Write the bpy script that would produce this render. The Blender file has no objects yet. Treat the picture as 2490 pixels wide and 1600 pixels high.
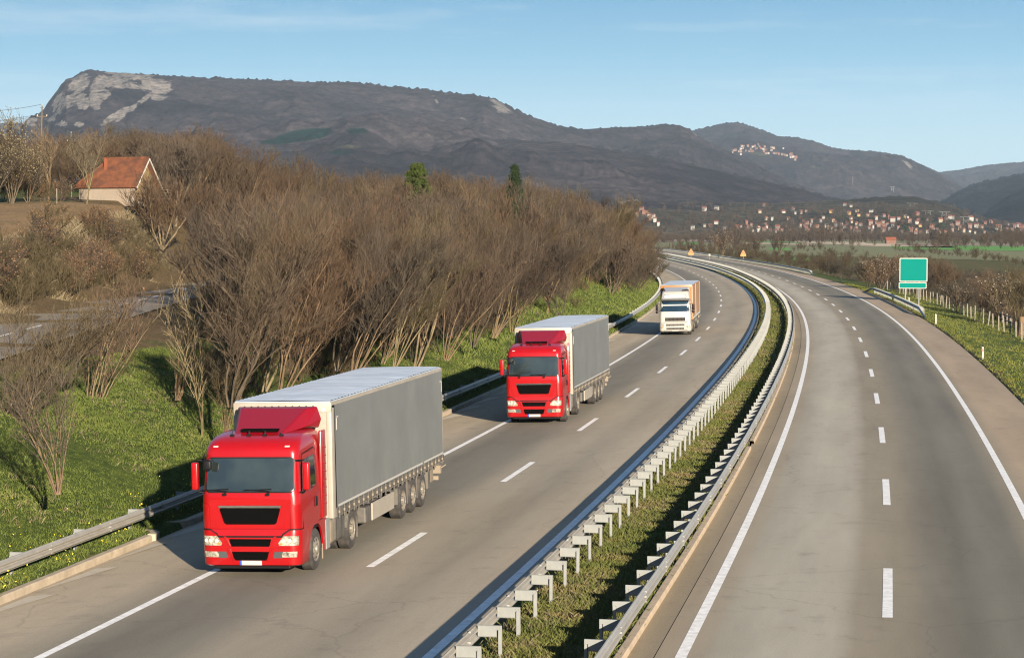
import bpy, bmesh, math, random
import numpy as np
from mathutils import Vector, Matrix, noise as mnoise
R = math.radians
random.seed(7); rng = np.random.default_rng(7)
scene = bpy.context.scene
col = scene.collection
FPX, CAMH, HZ = 5200.0, 8.2, 560.0        # focal length in photo pixels, camera height, horizon row

# ------------------------------------------------------------------ helpers
def link(o, parent=None):
    col.objects.link(o)
    if parent is not None: o.parent = parent
    return o
def tag(o, label=None, cat=None, group=None, kind=None):
    if label: o['label'] = label
    if cat: o['category'] = cat
    if group: o['group'] = group
    if kind: o['kind'] = kind
    return o
def empty(name, loc=(0, 0, 0), rz=0):
    o = bpy.data.objects.new(name, None); o.empty_display_size = .3
    o.location = loc; o.rotation_euler = (0, 0, rz); return link(o)
def kids(o): return [c for c in bpy.data.objects if c.parent == o]
def copy_tree(o, parent=None, _k=None):
    if _k is None:
        _k = {}
        for c in bpy.data.objects:
            if c.parent: _k.setdefault(c.parent.name, []).append(c)
    c = o.copy(); col.objects.link(c)
    if parent is not None: c.parent = parent
    for ch in _k.get(o.name, []): copy_tree(ch, c, _k)
    return c

class MB:
    def __init__(s): s.v = []; s.f = []; s.m = []; s.uv = None
    def add(s, vs, fs, m=0, mtx=None):
        b = len(s.v)
        if mtx is not None: vs = [mtx @ Vector(p) for p in vs]
        s.v += [tuple(p) for p in vs]; s.f += [tuple(i + b for i in f) for f in fs]; s.m += [m] * len(fs)
        return s
    def box(s, x0, x1, y0, y1, z0, z1, m=0, mtx=None):
        vs = [(x0,y0,z0),(x1,y0,z0),(x1,y1,z0),(x0,y1,z0),(x0,y0,z1),(x1,y0,z1),(x1,y1,z1),(x0,y1,z1)]
        return s.add(vs, [(0,3,2,1),(4,5,6,7),(0,1,5,4),(1,2,6,5),(2,3,7,6),(3,0,4,7)], m, mtx)
    def rbox(s, x0, x1, y0, y1, z0, z1, r=.03, seg=2, m=0, mtx=None):
        bm = bmesh.new(); bmesh.ops.create_cube(bm, size=1)
        for v in bm.verts:
            v.co = Vector(((x0+x1)/2+v.co.x*(x1-x0), (y0+y1)/2+v.co.y*(y1-y0), (z0+z1)/2+v.co.z*(z1-z0)))
        bmesh.ops.bevel(bm, geom=bm.edges[:], offset=r, segments=seg, profile=.5, affect='EDGES')
        bm.verts.index_update()
        s.add([v.co.copy() for v in bm.verts], [tuple(v.index for v in f.verts) for f in bm.faces], m, mtx); bm.free(); return s
    def prism(s, poly, a0, a1, axis='x', m=0, mtx=None):
        n = len(poly)
        def P(a, p):
            return (a, p[0], p[1]) if axis == 'x' else (p[0], a, p[1]) if axis == 'y' else (p[0], p[1], a)
        vs = [P(a0, p) for p in poly] + [P(a1, p) for p in poly]
        fs = [tuple(range(n)), tuple(range(2*n-1, n-1, -1))] + [(i, n+i, n+(i+1) % n, (i+1) % n) for i in range(n)]
        return s.add(vs, fs, m, mtx)
    def tube(s, pts, rad, n=8, m=0, cap=True):
        pts = [Vector(p) for p in pts]; rad = rad if isinstance(rad, (list, tuple)) else [rad]*len(pts)
        vs = []
        for i, p in enumerate(pts):
            t = (pts[min(i+1, len(pts)-1)] - pts[max(i-1, 0)]).normalized()
            a = Vector((0, 0, 1)) if abs(t.z) < .9 else Vector((1, 0, 0))
            u = t.cross(a).normalized(); w = t.cross(u)
            for k in range(n):
                an = 2*math.pi*k/n; vs.append(p + (u*math.cos(an) + w*math.sin(an))*rad[i])
        fs = [(i*n+k, i*n+(k+1) % n, (i+1)*n+(k+1) % n, (i+1)*n+k) for i in range(len(pts)-1) for k in range(n)]
        if cap: fs += [tuple(range(n-1, -1, -1)), tuple((len(pts)-1)*n+k for k in range(n))]
        return s.add(vs, fs, m)
    def lathe_x(s, prof, n=28, m=0, mtx=None):       # profile (x, r) turned about the X axis
        vs = [(x, r*math.cos(2*math.pi*k/n), r*math.sin(2*math.pi*k/n)) for x, r in prof for k in range(n)]
        fs = [(i*n+k, i*n+(k+1) % n, (i+1)*n+(k+1) % n, (i+1)*n+k) for i in range(len(prof)-1) for k in range(n)]
        return s.add(vs, fs, m, mtx)
    def build(s, name, mats, parent=None, smooth=None, uv=None, fixn=True):
        me = bpy.data.meshes.new(name); me.from_pydata(s.v, [], s.f)
        for m in (mats if isinstance(mats, (list, tuple)) else [mats]): me.materials.append(m)
        if any(s.m): me.polygons.foreach_set('material_index', s.m)
        if fixn:
            bm = bmesh.new(); bm.from_mesh(me); bmesh.ops.recalc_face_normals(bm, faces=bm.faces[:]); bm.to_mesh(me); bm.free()
        if smooth:
            me.polygons.foreach_set('use_smooth', [True]*len(me.polygons)); me.set_sharp_from_angle(angle=R(smooth))
        me.update()
        return link(bpy.data.objects.new(name, me), parent)

def npmesh(name, V, F, mats, parent=None, smooth=False, attrs=None, uv=None, midx=None):
    V = np.asarray(V, np.float32); F = np.asarray(F, np.int32); k = F.shape[1]
    me = bpy.data.meshes.new(name); me.vertices.add(len(V)); me.vertices.foreach_set('co', V.ravel())
    me.loops.add(F.size); me.loops.foreach_set('vertex_index', F.ravel())
    me.polygons.add(len(F)); me.polygons.foreach_set('loop_start', np.arange(0, F.size, k, dtype=np.int32))
    try: me.polygons.foreach_set('loop_total', np.full(len(F), k, np.int32))
    except Exception: pass
    for m in (mats if isinstance(mats, (list, tuple)) else [mats]): me.materials.append(m)
    if midx is not None: me.polygons.foreach_set('material_index', np.asarray(midx, np.int32))
    me.polygons.foreach_set('use_smooth', np.full(len(F), smooth))
    if attrs:
        for n, a in attrs.items():
            at = me.attributes.new(n, 'FLOAT', 'POINT'); at.data.foreach_set('value', np.asarray(a, np.float32))
    if uv is not None:
        l = me.uv_layers.new(name='UVMap'); l.data.foreach_set('uv', np.asarray(uv, np.float32)[F.ravel()].ravel())
    me.update(calc_edges=True); me.validate()
    return link(bpy.data.objects.new(name, me), parent)

def grid_faces(nr, nc):
    i = np.arange(nr*nc).reshape(nr, nc)
    return np.stack([i[:-1, :-1], i[:-1, 1:], i[1:, 1:], i[1:, :-1]], -1).reshape(-1, 4)

# ------------------------------------------------------------------ value noise (numpy)
_P = rng.random((256, 256)).astype(np.float32)
def vn(x, y):
    xi = np.floor(x).astype(int); yi = np.floor(y).astype(int); fx = x-xi; fy = y-yi
    fx = fx*fx*(3-2*fx); fy = fy*fy*(3-2*fy)
    a = _P[xi % 256, yi % 256]; b = _P[(xi+1) % 256, yi % 256]; c = _P[xi % 256, (yi+1) % 256]; d = _P[(xi+1) % 256, (yi+1) % 256]
    return (a*(1-fx)+b*fx)*(1-fy)+(c*(1-fx)+d*fx)*fy
def fbm(x, y, o=5, g=.5, l=2.03):
    s = 0; a = 1; t = 0
    for i in range(o): s = s+a*vn(x+i*17.3, y+i*9.1); t += a; a *= g; x = x*l; y = y*l
    return s/t
def ridged(x, y, o=5, g=.5):
    s = 0; a = 1; t = 0
    for i in range(o): s = s+a*(1-np.abs(2*vn(x+i*31.7, y+i*11.9)-1)); t += a; a *= g; x = x*2.03; y = y*2.03
    return s/t
def sm(t): t = np.clip(t, 0, 1); return t*t*(3-2*t)

# ------------------------------------------------------------------ materials
def newmat(name):
    m = bpy.data.materials.new(name); m.use_nodes = True; nt = m.node_tree
    return m, nt, nt.nodes['Principled BSDF']
def N(nt, t, **kw):
    n = nt.nodes.new(t)
    for k, v in kw.items():
        if k in n.inputs: n.inputs[k].default_value = v
        else: setattr(n, k, v)
    return n
def setc(s, c): s.default_value = (*c, 1) if len(c) == 3 else c
def ramp(nt, fac, stops, interp='LINEAR'):
    r = nt.nodes.new('ShaderNodeValToRGB'); r.color_ramp.interpolation = interp; e = r.color_ramp.elements
    while len(e) > 1: e.remove(e[-1])
    e[0].position = stops[0][0]; e[0].color = (*stops[0][1], 1)
    for p, c in stops[1:]:
        q = e.new(p); q.color = (*c, 1)
    nt.links.new(fac, r.inputs[0]); return r.outputs[0]
def mix(nt, fac, a, b, mode='MIX'):
    n = nt.nodes.new('ShaderNodeMix'); n.data_type = 'RGBA'; n.blend_type = mode
    for s, v in ((0, fac), (6, a), (7, b)):
        if isinstance(v, (int, float)): n.inputs[s].default_value = v
        elif isinstance(v, tuple): n.inputs[s].default_value = (*v, 1)
        else: nt.links.new(v, n.inputs[s])
    return n.outputs[2]
def mth(nt, op, a, b=None, c=None, clamp=False):
    n = nt.nodes.new('ShaderNodeMath'); n.operation = op; n.use_clamp = clamp
    for i, v in enumerate((a, b, c)):
        if v is None: continue
        if isinstance(v, (int, float)): n.inputs[i].default_value = v
        else: nt.links.new(v, n.inputs[i])
    return n.outputs[0]
def noi(nt, vec, scale, detail=4, rough=.55, sx=None):
    n = nt.nodes.new('ShaderNodeTexNoise'); n.inputs['Scale'].default_value = scale; n.inputs['Detail'].default_value = detail
    n.inputs['Roughness'].default_value = rough
    if sx:
        mp = nt.nodes.new('ShaderNodeMapping'); mp.inputs['Scale'].default_value = sx; nt.links.new(vec, mp.inputs[0]); vec = mp.outputs[0]
    nt.links.new(vec, n.inputs['Vector']); return n.outputs[0]
def objco(nt): return nt.nodes.new('ShaderNodeTexCoord').outputs['Object']
def bump(nt, h, strength, dist, bsdf):
    b = nt.nodes.new('ShaderNodeBump'); b.inputs['Strength'].default_value = strength; b.inputs['Distance'].default_value = dist
    nt.links.new(h, b.inputs['Height']); nt.links.new(b.outputs[0], bsdf.inputs['Normal'])
def mat(name, c, rough=.6, metal=0, var=.0, scale=3, dirt=None, dirtamt=0, coat=0, bmp=0, spec=.5, sx=None):
    m, nt, b = newmat(name)
    setc(b.inputs['Base Color'], c); b.inputs['Roughness'].default_value = rough; b.inputs['Metallic'].default_value = metal
    b.inputs['Coat Weight'].default_value = coat; b.inputs['Coat Roughness'].default_value = .06; b.inputs['Specular IOR Level'].default_value = spec
    if var or dirtamt:
        co = objco(nt); n = noi(nt, co, scale, 5, .6, sx)
        f = ramp(nt, n, [(.3, (1-var,)*3), (.7, (1+var,)*3)])
        c1 = mix(nt, 1.0, c, f, 'MULTIPLY')
        if dirtamt:
            d = noi(nt, co, scale*.6, 6, .7); dm = mth(nt, 'MULTIPLY', ramp(nt, d, [(.42, (0, 0, 0)), (.7, (1, 1, 1))]), dirtamt)
            c1 = mix(nt, dm, c1, dirt)
        nt.links.new(c1, b.inputs['Base Color'])
        if bmp: bump(nt, n, bmp, .01, b)
    return m
SKYSAT, SKYHUE, SKYSTR, SUN, EXPO, HAZE = 1.0, .5, .058, 5.0, 1.72, .000025
# ------------------------------------------------------------------ the road's curves (metres; x to the right, y away from the bridge)
KS = [0,20,40,60,80,100,130,160,190,220,250,280,310,340,370,400,440,480,520,560,600,650,700,760,820,880,1000]
TB = {
'lo': [-16.82,-12.91,-9.22,-5.59,-2.14,1.19,5.95,10.38,14.41,17.99,21.1,23.74,25.95,27.78,29.3,30.54,31.83,32.74,33.54,34.2,34.8,35.6,36.4,37.0,37.2,36.8,34],
'ld': [-13.45,-9.45,-5.68,-1.98,1.51,4.82,9.52,13.87,17.83,21.37,24.48,27.17,29.48,31.45,33.13,34.52,35.95,36.85,37.4,37.9,38.5,39.3,40.1,40.7,40.9,40.5,37.7],
'li': [-9.23,-5.39,-1.76,1.79,5.18,8.43,13.1,17.47,21.48,25.08,28.25,30.99,33.35,35.37,37.08,38.53,40.07,41.18,41.83,42.3,42.8,43.6,44.4,45.0,45.2,44.8,42],
'ri': [-4.36,-.53,3.1,6.65,10.02,13.25,17.86,22.17,26.12,29.68,32.84,35.61,38.06,40.23,42.18,43.96,46.12,47.6,48.7,49.4,50.0,50.8,51.6,52.3,52.5,52.1,49.3],
'rd': [-.32,3.48,7.07,10.59,13.94,17.16,21.77,26.1,30.09,33.69,36.88,39.67,42.11,44.24,46.1,47.72,49.53,50.93,51.92,52.51,53.1,54.0,54.8,55.5,55.7,55.3,52.5],
'ro': [3.56,7.4,11.02,14.57,17.95,21.2,25.86,30.24,34.27,37.91,41.15,44.0,46.5,48.68,50.59,52.26,54.12,55.45,56.35,56.95,57.5,58.3,59.1,59.8,60.0,59.6,56.8]}
def X(name, y):
    t = TB[name]
    if y <= 0: return t[0] + (t[1]-t[0])/20*y
    if y >= 1000: return t[-1] - .04*(y-1000)
    i = max(0, min(len(KS)-2, int(np.searchsorted(KS, y, 'right'))-1))
    x0, x1 = KS[i], KS[i+1]; h = x1-x0; s = (y-x0)/h
    def sl(j):
        if j == 0: return (t[1]-t[0])/(KS[1]-KS[0])
        if j == len(KS)-1: return (t[-1]-t[-2])/(KS[-1]-KS[-2])
        a = (t[j]-t[j-1])/(KS[j]-KS[j-1]); b = (t[j+1]-t[j])/(KS[j+1]-KS[j]); return (a+b)/2
    m0, m1 = sl(i)*h, sl(i+1)*h
    return (2*s**3-3*s**2+1)*t[i] + (s**3-2*s**2+s)*m0 + (-2*s**3+3*s**2)*t[i+1] + (s**3-s**2)*m1
_lo = [X('lo', k/1.0195)*1.0195 for k in KS]; _ld = [X('ld', k/1.0098)*1.0098 for k in KS]; TB['lo'] = _lo; TB['ld'] = _ld   # the left carriageway lies a little lower (crossfall)
ZLO, ZLD = -.16, -.08
def zsh(o): return -.163-(abs(o)-.3)*.0629
def nrm(name, y):              # unit normal to the right of the curve
    d = X(name, y+.5)-X(name, y-.5); l = math.hypot(d, 1); return (1/l, -d/l)
def P(name, y, off=0):
    n = nrm(name, y); return X(name, y)+n[0]*off, y+n[1]*off
SRK = [(20, -17.2), (60, -19.2), (87, -20.5), (139, -23.2), (211, -26), (300, -29), (420, -34)]
def SR(y): return float(np.interp(y, [k[0] for k in SRK], [k[1] for k in SRK]))
LE = 3.75                      # left shoulder width
RE = 2.85
def lerpt(q, tb): return np.interp(q, [t[0] for t in tb], [t[1] for t in tb])
BANK = [(0, -.24), (1, -.14), (2.2, .18), (4, .95), (6, 1.6), (8.5, 2.2), (11, 2.6), (15, 2.95), (30, 3.0)]
def gz(x, y):
    """height of the ground outside the carriageways"""
    lx = X('lo', y)-LE; rx = X('ro', y)+RE
    if x < lx:
        q = (lx-x)*.985; b = lerpt(q, BANK); sr = SR(y)
        hill = 0
        w = sr-7.0-x
        if w > 0:
            hill = float(np.interp(y, [60, 100, 150, 200, 235, 300, 380], [1.0, 2.6, 4.6, 7.0, 8.1, 10.0, 12.5]))*float(sm(w/6.5))+1.6*math.tanh(w/40)
            hill *= 1-float(sm((y-480)/320))
            b = b*.0+3.0*(1-float(sm((y-500)/300))) + lerpt(q, BANK)*0
        elif x > sr:
            mid = float(sm(q/12))*2.2*float(sm((y-140)/120))*float(sm((x-sr)/8))
            back = float(sm((y-230)/150))*float(sm((lx-x-6)/45))*6.5*float(sm((x-sr)/8))
            hill = (mid+back)*(1-float(sm((y-480)/320)))
            fade = 1-float(sm((y-560)/300)); b = b*fade + (-.1-2.9*float(sm(q/25)))*(1-fade)
        z = b+hill
        if w > 0 or x <= sr:
            z = (3.0+hill if w > 0 else 3.0) if y < 500 else z
        if y > 500: z = z*(1-float(sm((y-500)/300))) + (-3*float(sm(q/25)))*float(sm((y-500)/300))
        return z
    if x > rx:
        p = (x-rx)*.985
        return float(lerpt(p, [(0, -.03), (1.5, -.15), (3, -.5), (7, -1.0), (12, -1.7), (25, -2.6), (60, -3.0), (1e5, -3)]))
    return -.02
def G(px, d, z=None):          # world x for a photo column at a distance
    return (px-1245)/FPX*d
def HZY(py, d): return CAMH+(HZ-py)/FPX*d

# ------------------------------------------------------------------ materials for the place
def m_road(name, stops, scale=1.0):
    m, nt, b = newmat(name)
    uv = nt.nodes.new('ShaderNodeUVMap'); sep = nt.nodes.new('ShaderNodeSeparateXYZ'); nt.links.new(uv.outputs[0], sep.inputs[0])
    co = objco(nt)
    wob = noi(nt, co, .9, 5, .7); u = mth(nt, 'ADD', sep.outputs[0], mth(nt, 'MULTIPLY', mth(nt, 'SUBTRACT', wob, .5), .30))
    lo_, hi_ = stops[0][0], stops[-1][0]; stops = [(s, (cc[0]*1.33, cc[1]*1.335, cc[2]*1.21)) for s, cc in stops]
    f = mth(nt, 'DIVIDE', mth(nt, 'SUBTRACT', u, lo_), hi_-lo_, clamp=True)
    c = ramp(nt, f, [((s-lo_)/(hi_-lo_), cc) for s, cc in stops])
    n1 = noi(nt, uv.outputs[0], .35, 6, .62, (1.3, .16, 1)); c = mix(nt, .55, c, ramp(nt, n1, [(.3, (.72, .70, .68)), (.5, (1, 1, 1)), (.72, (1.28, 1.27, 1.25))]), 'MULTIPLY')
    n2 = noi(nt, co, 28, 6, .75); c = mix(nt, .6, c, ramp(nt, n2, [(.3, (.70, .70, .70)), (.68, (1.28, 1.28, 1.28))]), 'MULTIPLY')
    n3 = noi(nt, co, .9, 6, .7); c = mix(nt, mth(nt, 'MULTIPLY', ramp(nt, n3, [(.56, (0, 0, 0)), (.74, (1, 1, 1))]), .38), c, (.10, .088, .075))
    # thin cracks and sealed joints
    vo = nt.nodes.new('ShaderNodeTexVoronoi'); vo.feature = 'DISTANCE_TO_EDGE'; vo.inputs['Scale'].default_value = .10
    wv = nt.nodes.new('ShaderNodeVectorMath'); wv.operation = 'ADD'
    nn = nt.nodes.new('ShaderNodeTexNoise'); nn.inputs['Scale'].default_value = .8; nn.inputs['Detail'].default_value = 6; nt.links.new(co, nn.inputs['Vector'])
    nt.links.new(co, wv.inputs[0]); nt.links.new(nn.outputs['Color'], wv.inputs[1]); nt.links.new(wv.outputs[0], vo.inputs['Vector'])
    crack = ramp(nt, vo.outputs['Distance'], [(0, (1, 1, 1)), (.0035, (0, 0, 0))])
    c = mix(nt, mth(nt, 'MULTIPLY', crack, .22), c, (.05, .045, .04))
    nt.links.new(c, b.inputs['Base Color']); b.inputs['Roughness'].default_value = .85; b.inputs['Specular IOR Level'].default_value = .15
    bump(nt, n2, .5, .008, b)
    return m
A_ = (.205, .170, .135); Bk = (.130, .117, .100); Ll = (.235, .212, .185)
M = {}
RS = 1.5
M['road_left'] = m_road('asphalt_left', [(-4.2, (.25, .205, .16)), (-1.6, (.255, .21, .165)), (-.2, (.175, .152, .125)), (.8, (.108, .097, .085)), (2.6, (.125, .112, .097)), (3.5, (.19, .163, .135)), (4.6, (.205, .176, .145)), (5.6, (.18, .156, .13)), (6.8, (.225, .19, .155)), (8.6, (.22, .185, .15))])
M['road_right'] = m_road('asphalt_right', [(-.6, (.185, .15, .115)), (.35, (.195, .165, .135)), (.6, (.20, .18, .155)), (1.6, (.245, .222, .195)), (2.8, (.222, .199, .174)), (3.0, (.205, .182, .157)), (3.25, (.170, .145, .118)), (4.3, (.155, .132, .104)), (4.9, (.122, .108, .092)), (5.7, (.098, .09, .077)), (6.4, (.115, .105, .092)), (7.2, (.10, .092, .08)), (7.95, (.165, .138, .108)), (8.6, (.225, .172, .13)), (11.2, (.20, .155, .118))])
M['gutter'] = m_road('concrete_gutter', [(-.7, (.21, .165, .115)), (0, (.16, .13, .098)), (.65, (.15, .125, .098))])
M['side_road'] = m_road('asphalt_side', [(0, (.18, .15, .115)), (.4, (.135, .115, .10)), (3.5, (.14, .12, .106)), (6.6, (.145, .122, .103)), (7, (.24, .19, .13))])
M['paint'] = mat('white_road_paint', (.70, .68, .64), .6, var=.12, scale=6, dirt=(.35, .32, .28), dirtamt=.55)
M['kerb'] = mat('kerb_concrete', (.30, .245, .175), .85, var=.18, scale=3, dirt=(.16, .13, .09), dirtamt=.5, bmp=.3)
M['kerbR'] = mat('median_kerb_concrete', (.34, .26, .175), .85, var=.15, scale=3, dirt=(.18, .14, .1), dirtamt=.4, bmp=.3)
M['galv'] = mat('galvanised_steel', (.26, .245, .215), .45, metal=.2, var=.10, scale=4, dirt=(.19, .16, .125), dirtamt=.4, spec=.6)
M['galv2'] = mat('galvanised_steel_dull', (.155, .162, .157), .6, metal=.1, var=.12, scale=5, dirt=(.15, .135, .105), dirtamt=.3)

def m_ground():
    m, nt, b = newmat('verge_and_field_soil')
    co = objco(nt); a = nt.nodes.new('ShaderNodeAttribute'); a.attribute_name = 'dry'
    a2 = nt.nodes.new('ShaderNodeAttribute'); a2.attribute_name = 'soil'
    n1 = noi(nt, co, .35, 6, .65); n2 = noi(nt, co, 3.5, 6, .7); n3 = noi(nt, co, 22, 4, .7)
    g = ramp(nt, n2, [(.28, (.018, .026, .006)), (.45, (.038, .056, .010)), (.6, (.062, .082, .014)), (.78, (.105, .105, .03))])
    d = ramp(nt, n2, [(.28, (.045, .028, .012)), (.5, (.105, .072, .034)), (.75, (.17, .125, .066))])
    s = mix(nt, 1.0, ramp(nt, n2, [(.3, (.12, .078, .042)), (.5, (.19, .13, .072)), (.7, (.25, .18, .11))]), ramp(nt, n1, [(.3, (.7, .72, .68)), (.7, (1.25, 1.15, 1.05))]), 'MULTIPLY')
    f = mth(nt, 'ADD', a.outputs['Fac'], mth(nt, 'MULTIPLY', mth(nt, 'SUBTRACT', n1, .5), 1.5), clamp=True)
    c = mix(nt, ramp(nt, f, [(.35, (0, 0, 0)), (.65, (1, 1, 1))]), g, d)
    c = mix(nt, a2.outputs['Fac'], c, s)
    c = mix(nt, .7, c, ramp(nt, n3, [(.25, (.55, .55, .55)), (.7, (1.4, 1.4, 1.4))]), 'MULTIPLY')
    nt.links.new(c, b.inputs['Base Color']); b.inputs['Roughness'].default_value = .95; b.inputs['Specular IOR Level'].default_value = .1
    h = mth(nt, 'ADD', n2, mth(nt, 'MULTIPLY', n3, .4)); bump(nt, h, .8, .10, b)
    return m
M['ground'] = m_ground()

# ------------------------------------------------------------------ ground sheet, from behind the bridge to the horizon
def ground():
    ys = list(np.arange(-30, 130, 1.6)) + list(np.arange(130, 320, 3)) + list(np.arange(320, 900, 8))
    y = 900
    while y < 14500: ys.append(y); y *= 1.07
    ys.append(14500)
    LQ = [.22, .45, .8, 1.2, 2, 2.8, 3.6, 4.6, 6, 7.5, 9, 11, 13, 15, 18, 21, 24, 28, 32, 36, 40, 44, 48, 53, 58, 64, 72, 85, 105, 140, 200, 400]
    RQ = [0, .5, 1, 1.6, 2.4, 3.2, 4.2, 5.4, 7, 9, 11, 14, 18, 24, 32, 45, 60, 90, 140, 220, 400]
    V = []; dry = []; soil = []
    for y in ys:
        lx = X('lo', y)-LE; rx = X('ro', y)+RE; far = 700+y*.9
        row = [(-far, None, 0)] + [(lx-q, None, 0) for q in LQ[::-1]]
        row += [(lx-.06, -.6, 1), (X('li', y)+.30, -.4, 1), (X('li', y)+.36, -.02, 2), (X('li', y)*.5+X('ri', y)*.5, .06, 2), (X('ri', y)-1.32, .02, 2), (X('ri', y)-1.18, -.4, 1), (rx-.12, -.4, 1)]
        row += [(rx+q, None, 3) for q in RQ] + [(far, None, 3)]
        for x, z, k in row:
            if z is None: z = gz(x, y)
            if y > 2400: z = min(z, -3)
            if k in (0, 3) : z += (float(mnoise.noise(Vector((x*.16, y*.16, 3))))*.22)*min(1, abs((lx-x) if k == 0 else (x-rx))/5)*min(1, 300/max(y, 1))
            V.append((x, y, z))
            so = 0
            if k == 0:
                q = lx-x; w = SR(y)-7-x
                dr = .05+.75*float(sm((q-8)/9))
                if q < 2: dr = .25
                if w > 0: dr = .75
                if 4 < w < 60 and 120 < y < 222: so = .85
                if w > 16 and y > 195: dr = .35; so = 0
            elif k == 2: dr = .42
            else:
                p = x-rx; dr = .12 if p > .8 else .55
                if p > 5: dr = .35
                if p > 9: dr = .6
                if y > 500: dr = .5
            dry.append(dr); soil.append(so)
    nc = len(LQ)+1+7+len(RQ)+1
    o = npmesh('ground', V, grid_faces(len(ys), nc), M['ground'], smooth=True, attrs={'dry': dry, 'soil': soil})
    tag(o, kind='structure')
ground()

# ------------------------------------------------------------------ carriageways, kerbs and markings
def strip(name, cols, y0, y1, dy, m, kind='structure', th=None, parent=None):
    """cols: list of (curve, offset, z, u); a sheet following the road"""
    ys = np.arange(y0, y1+.01, dy); V = []; U = []
    for y in ys:
        for (c, o, z, u) in cols:
            x, yy = P(c, y, o); V.append((x, yy, z)); U.append((u, y))
    o = npmesh(name, V, grid_faces(len(ys), len(cols)), m, smooth=True, uv=U, parent=parent)
    if kind: tag(o, kind=kind)
    return o
strip('road', [('lo', -LE, -.38, -4.2), ('lo', -1.8, -.257, -2), ('lo', -.3, -.163, -.3), ('lo', 1.2, -.133, 1.2), ('ld', -1.5, -.114, 2.3), ('ld', 0, -.08, 3.8), ('ld', 1.6, -.047, 5.4), ('li', -1.2, -.024, 6.4), ('li', .36, 0, 8.0)], -20, 1000, 4, M['road_left'])
strip('road', [('ri', -.5, 0, -.5), ('ri', 1.5, 0, 1.5), ('rd', -1.2, 0, 2.7), ('rd', 0, 0, 3.9), ('rd', 1.5, 0, 5.4), ('ro', -1.2, 0, 6.7), ('ro', 0, 0, 7.9), ('ro', RE, -.03, 11)], -20, 1000, 4, M['road_right'])
strip('road_gutter', [('ri', -1.12, -.03, -.7), ('ri', -.52, -.012, 0)], -20, 700, 3, M['gutter'])
def line(c, off, w, y0, y1, dy=2.0, z=.004):
    strip('road_marking', [(c, off-w/2, z, 0), (c, off+w/2, z, w)], y0, y1, dy, M['paint'])
line('lo', 0, .20, -20, 1000, z=-.150); line('li', 0, .22, -20, 1000); line('ri', 0, .22, -20, 1000); line('ro', 0, .22, -20, 1000)
def dashes(c, y0, w, n, step=17.9, ln=6.0, z=.005):
    mb = MB(); y = y0
    for i in range(n):
        L_ = ln
        for k in range(3):
            a, b = y+L_*k/3, y+L_*(k+1)/3
            p = [P(c, a, -w/2), P(c, a, w/2), P(c, b, w/2), P(c, b, -w/2)]
            mb.add([(q[0], q[1], z) for q in p], [(0, 1, 2, 3)])
        d = X(c, y+1)-X(c, y); y += step/math.hypot(1, d)
    tag(mb.build('road_marking', M['paint'], fixn=False), kind='structure')
dashes('ld', 52.3-17.8*3, .20, 50, 18.15, z=-.074); dashes('rd', 44.5-18.4*3, .22, 54, 18.9, 6.6)
# kerbs: real steps
def kerb(name, c, off, w, zt, zb, y0, y1, m, seg=.996):
    ys = np.arange(y0, y1+.01, 2.0); V = []
    for y in ys:
        for o, z in ((off-w/2, zb), (off-w/2, zt-.01), (off-w/2+.02, zt), (off+w/2-.03, zt), (off+w/2, zt-.03), (off+w/2, zb)):
            x, yy = P(c, y, o); V.append((x, yy, z))
    o = npmesh(name, V, grid_faces(len(ys), 6), m); tag(o, kind='structure'); return o
kerb('kerb', 'lo', -LE-.08, .22, -.19, -.6, -10, 58.2, M['kerb'])
kerb('kerb', 'lo', -LE-.08, .22, -.19, -.6, 61.5, 560, M['kerb'])
kerb('kerb', 'ri', -1.13, .20, .09, -.4, -10, 80, M['kerbR']); kerb('kerb', 'ri', -1.13, .20, .09, -.4, 82, 500, M['kerbR'])
# the kerb turns in at the drainage gap near the first truck
mb = MB(); 
for ya, sgn in ((58.2, 1), (61.5, -1)):
    pts = [P('lo', ya, -LE-.06), P('lo', ya+sgn*.5, -LE-.12), P('lo', ya+sgn*.8, -LE-.38), P('lo', ya+sgn*.9, -LE-.8)]
    for a, b in zip(pts[:-1], pts[1:]):
        d = Vector((b[0]-a[0], b[1]-a[1], 0)).normalized(); n = Vector((-d.y, d.x, 0))*.11
        q = [Vector((*a, 0))-n, Vector((*b, 0))-n, Vector((*b, 0))+n, Vector((*a, 0))+n]
        mb.add([(v.x, v.y, -.6) for v in q]+[(v.x, v.y, -.195) for v in q], [(4, 5, 6, 7), (0, 1, 5, 4), (1, 2, 6, 5), (2, 3, 7, 6), (3, 0, 4, 7)])
tag(mb.build('kerb', M['kerb']), kind='structure')
# pale worn wedges along the left shoulder, and dark mud at the gap
mb = MB(); y = 30
M['wedge'] = mat('pale_worn_concrete', (.40, .345, .26), .9, var=.12, scale=3)
M['mud'] = mat('brown_silt', (.17, .125, .085), .95, var=.2, scale=2)
for i in range(40):
    L_ = random.uniform(3.5, 5.5); a, b = P('lo', y, -LE+.12), P('lo', y+L_, -LE+.25); c = P('lo', y+L_*1.02, -LE+random.uniform(.6, 1.15))
    zf = lambda o: -.22+(LE-abs(o))*.077+.004
    mb.add([(a[0], a[1], zsh(LE-.12)+.006), (c[0], c[1], zsh(LE-1.0)+.008), (b[0], b[1], zsh(LE-.25)+.006)], [(0, 1, 2)]); y += L_*1.15
tag(mb.build('road_worn_edge', M['wedge'], fixn=False), kind='structure')
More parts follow.
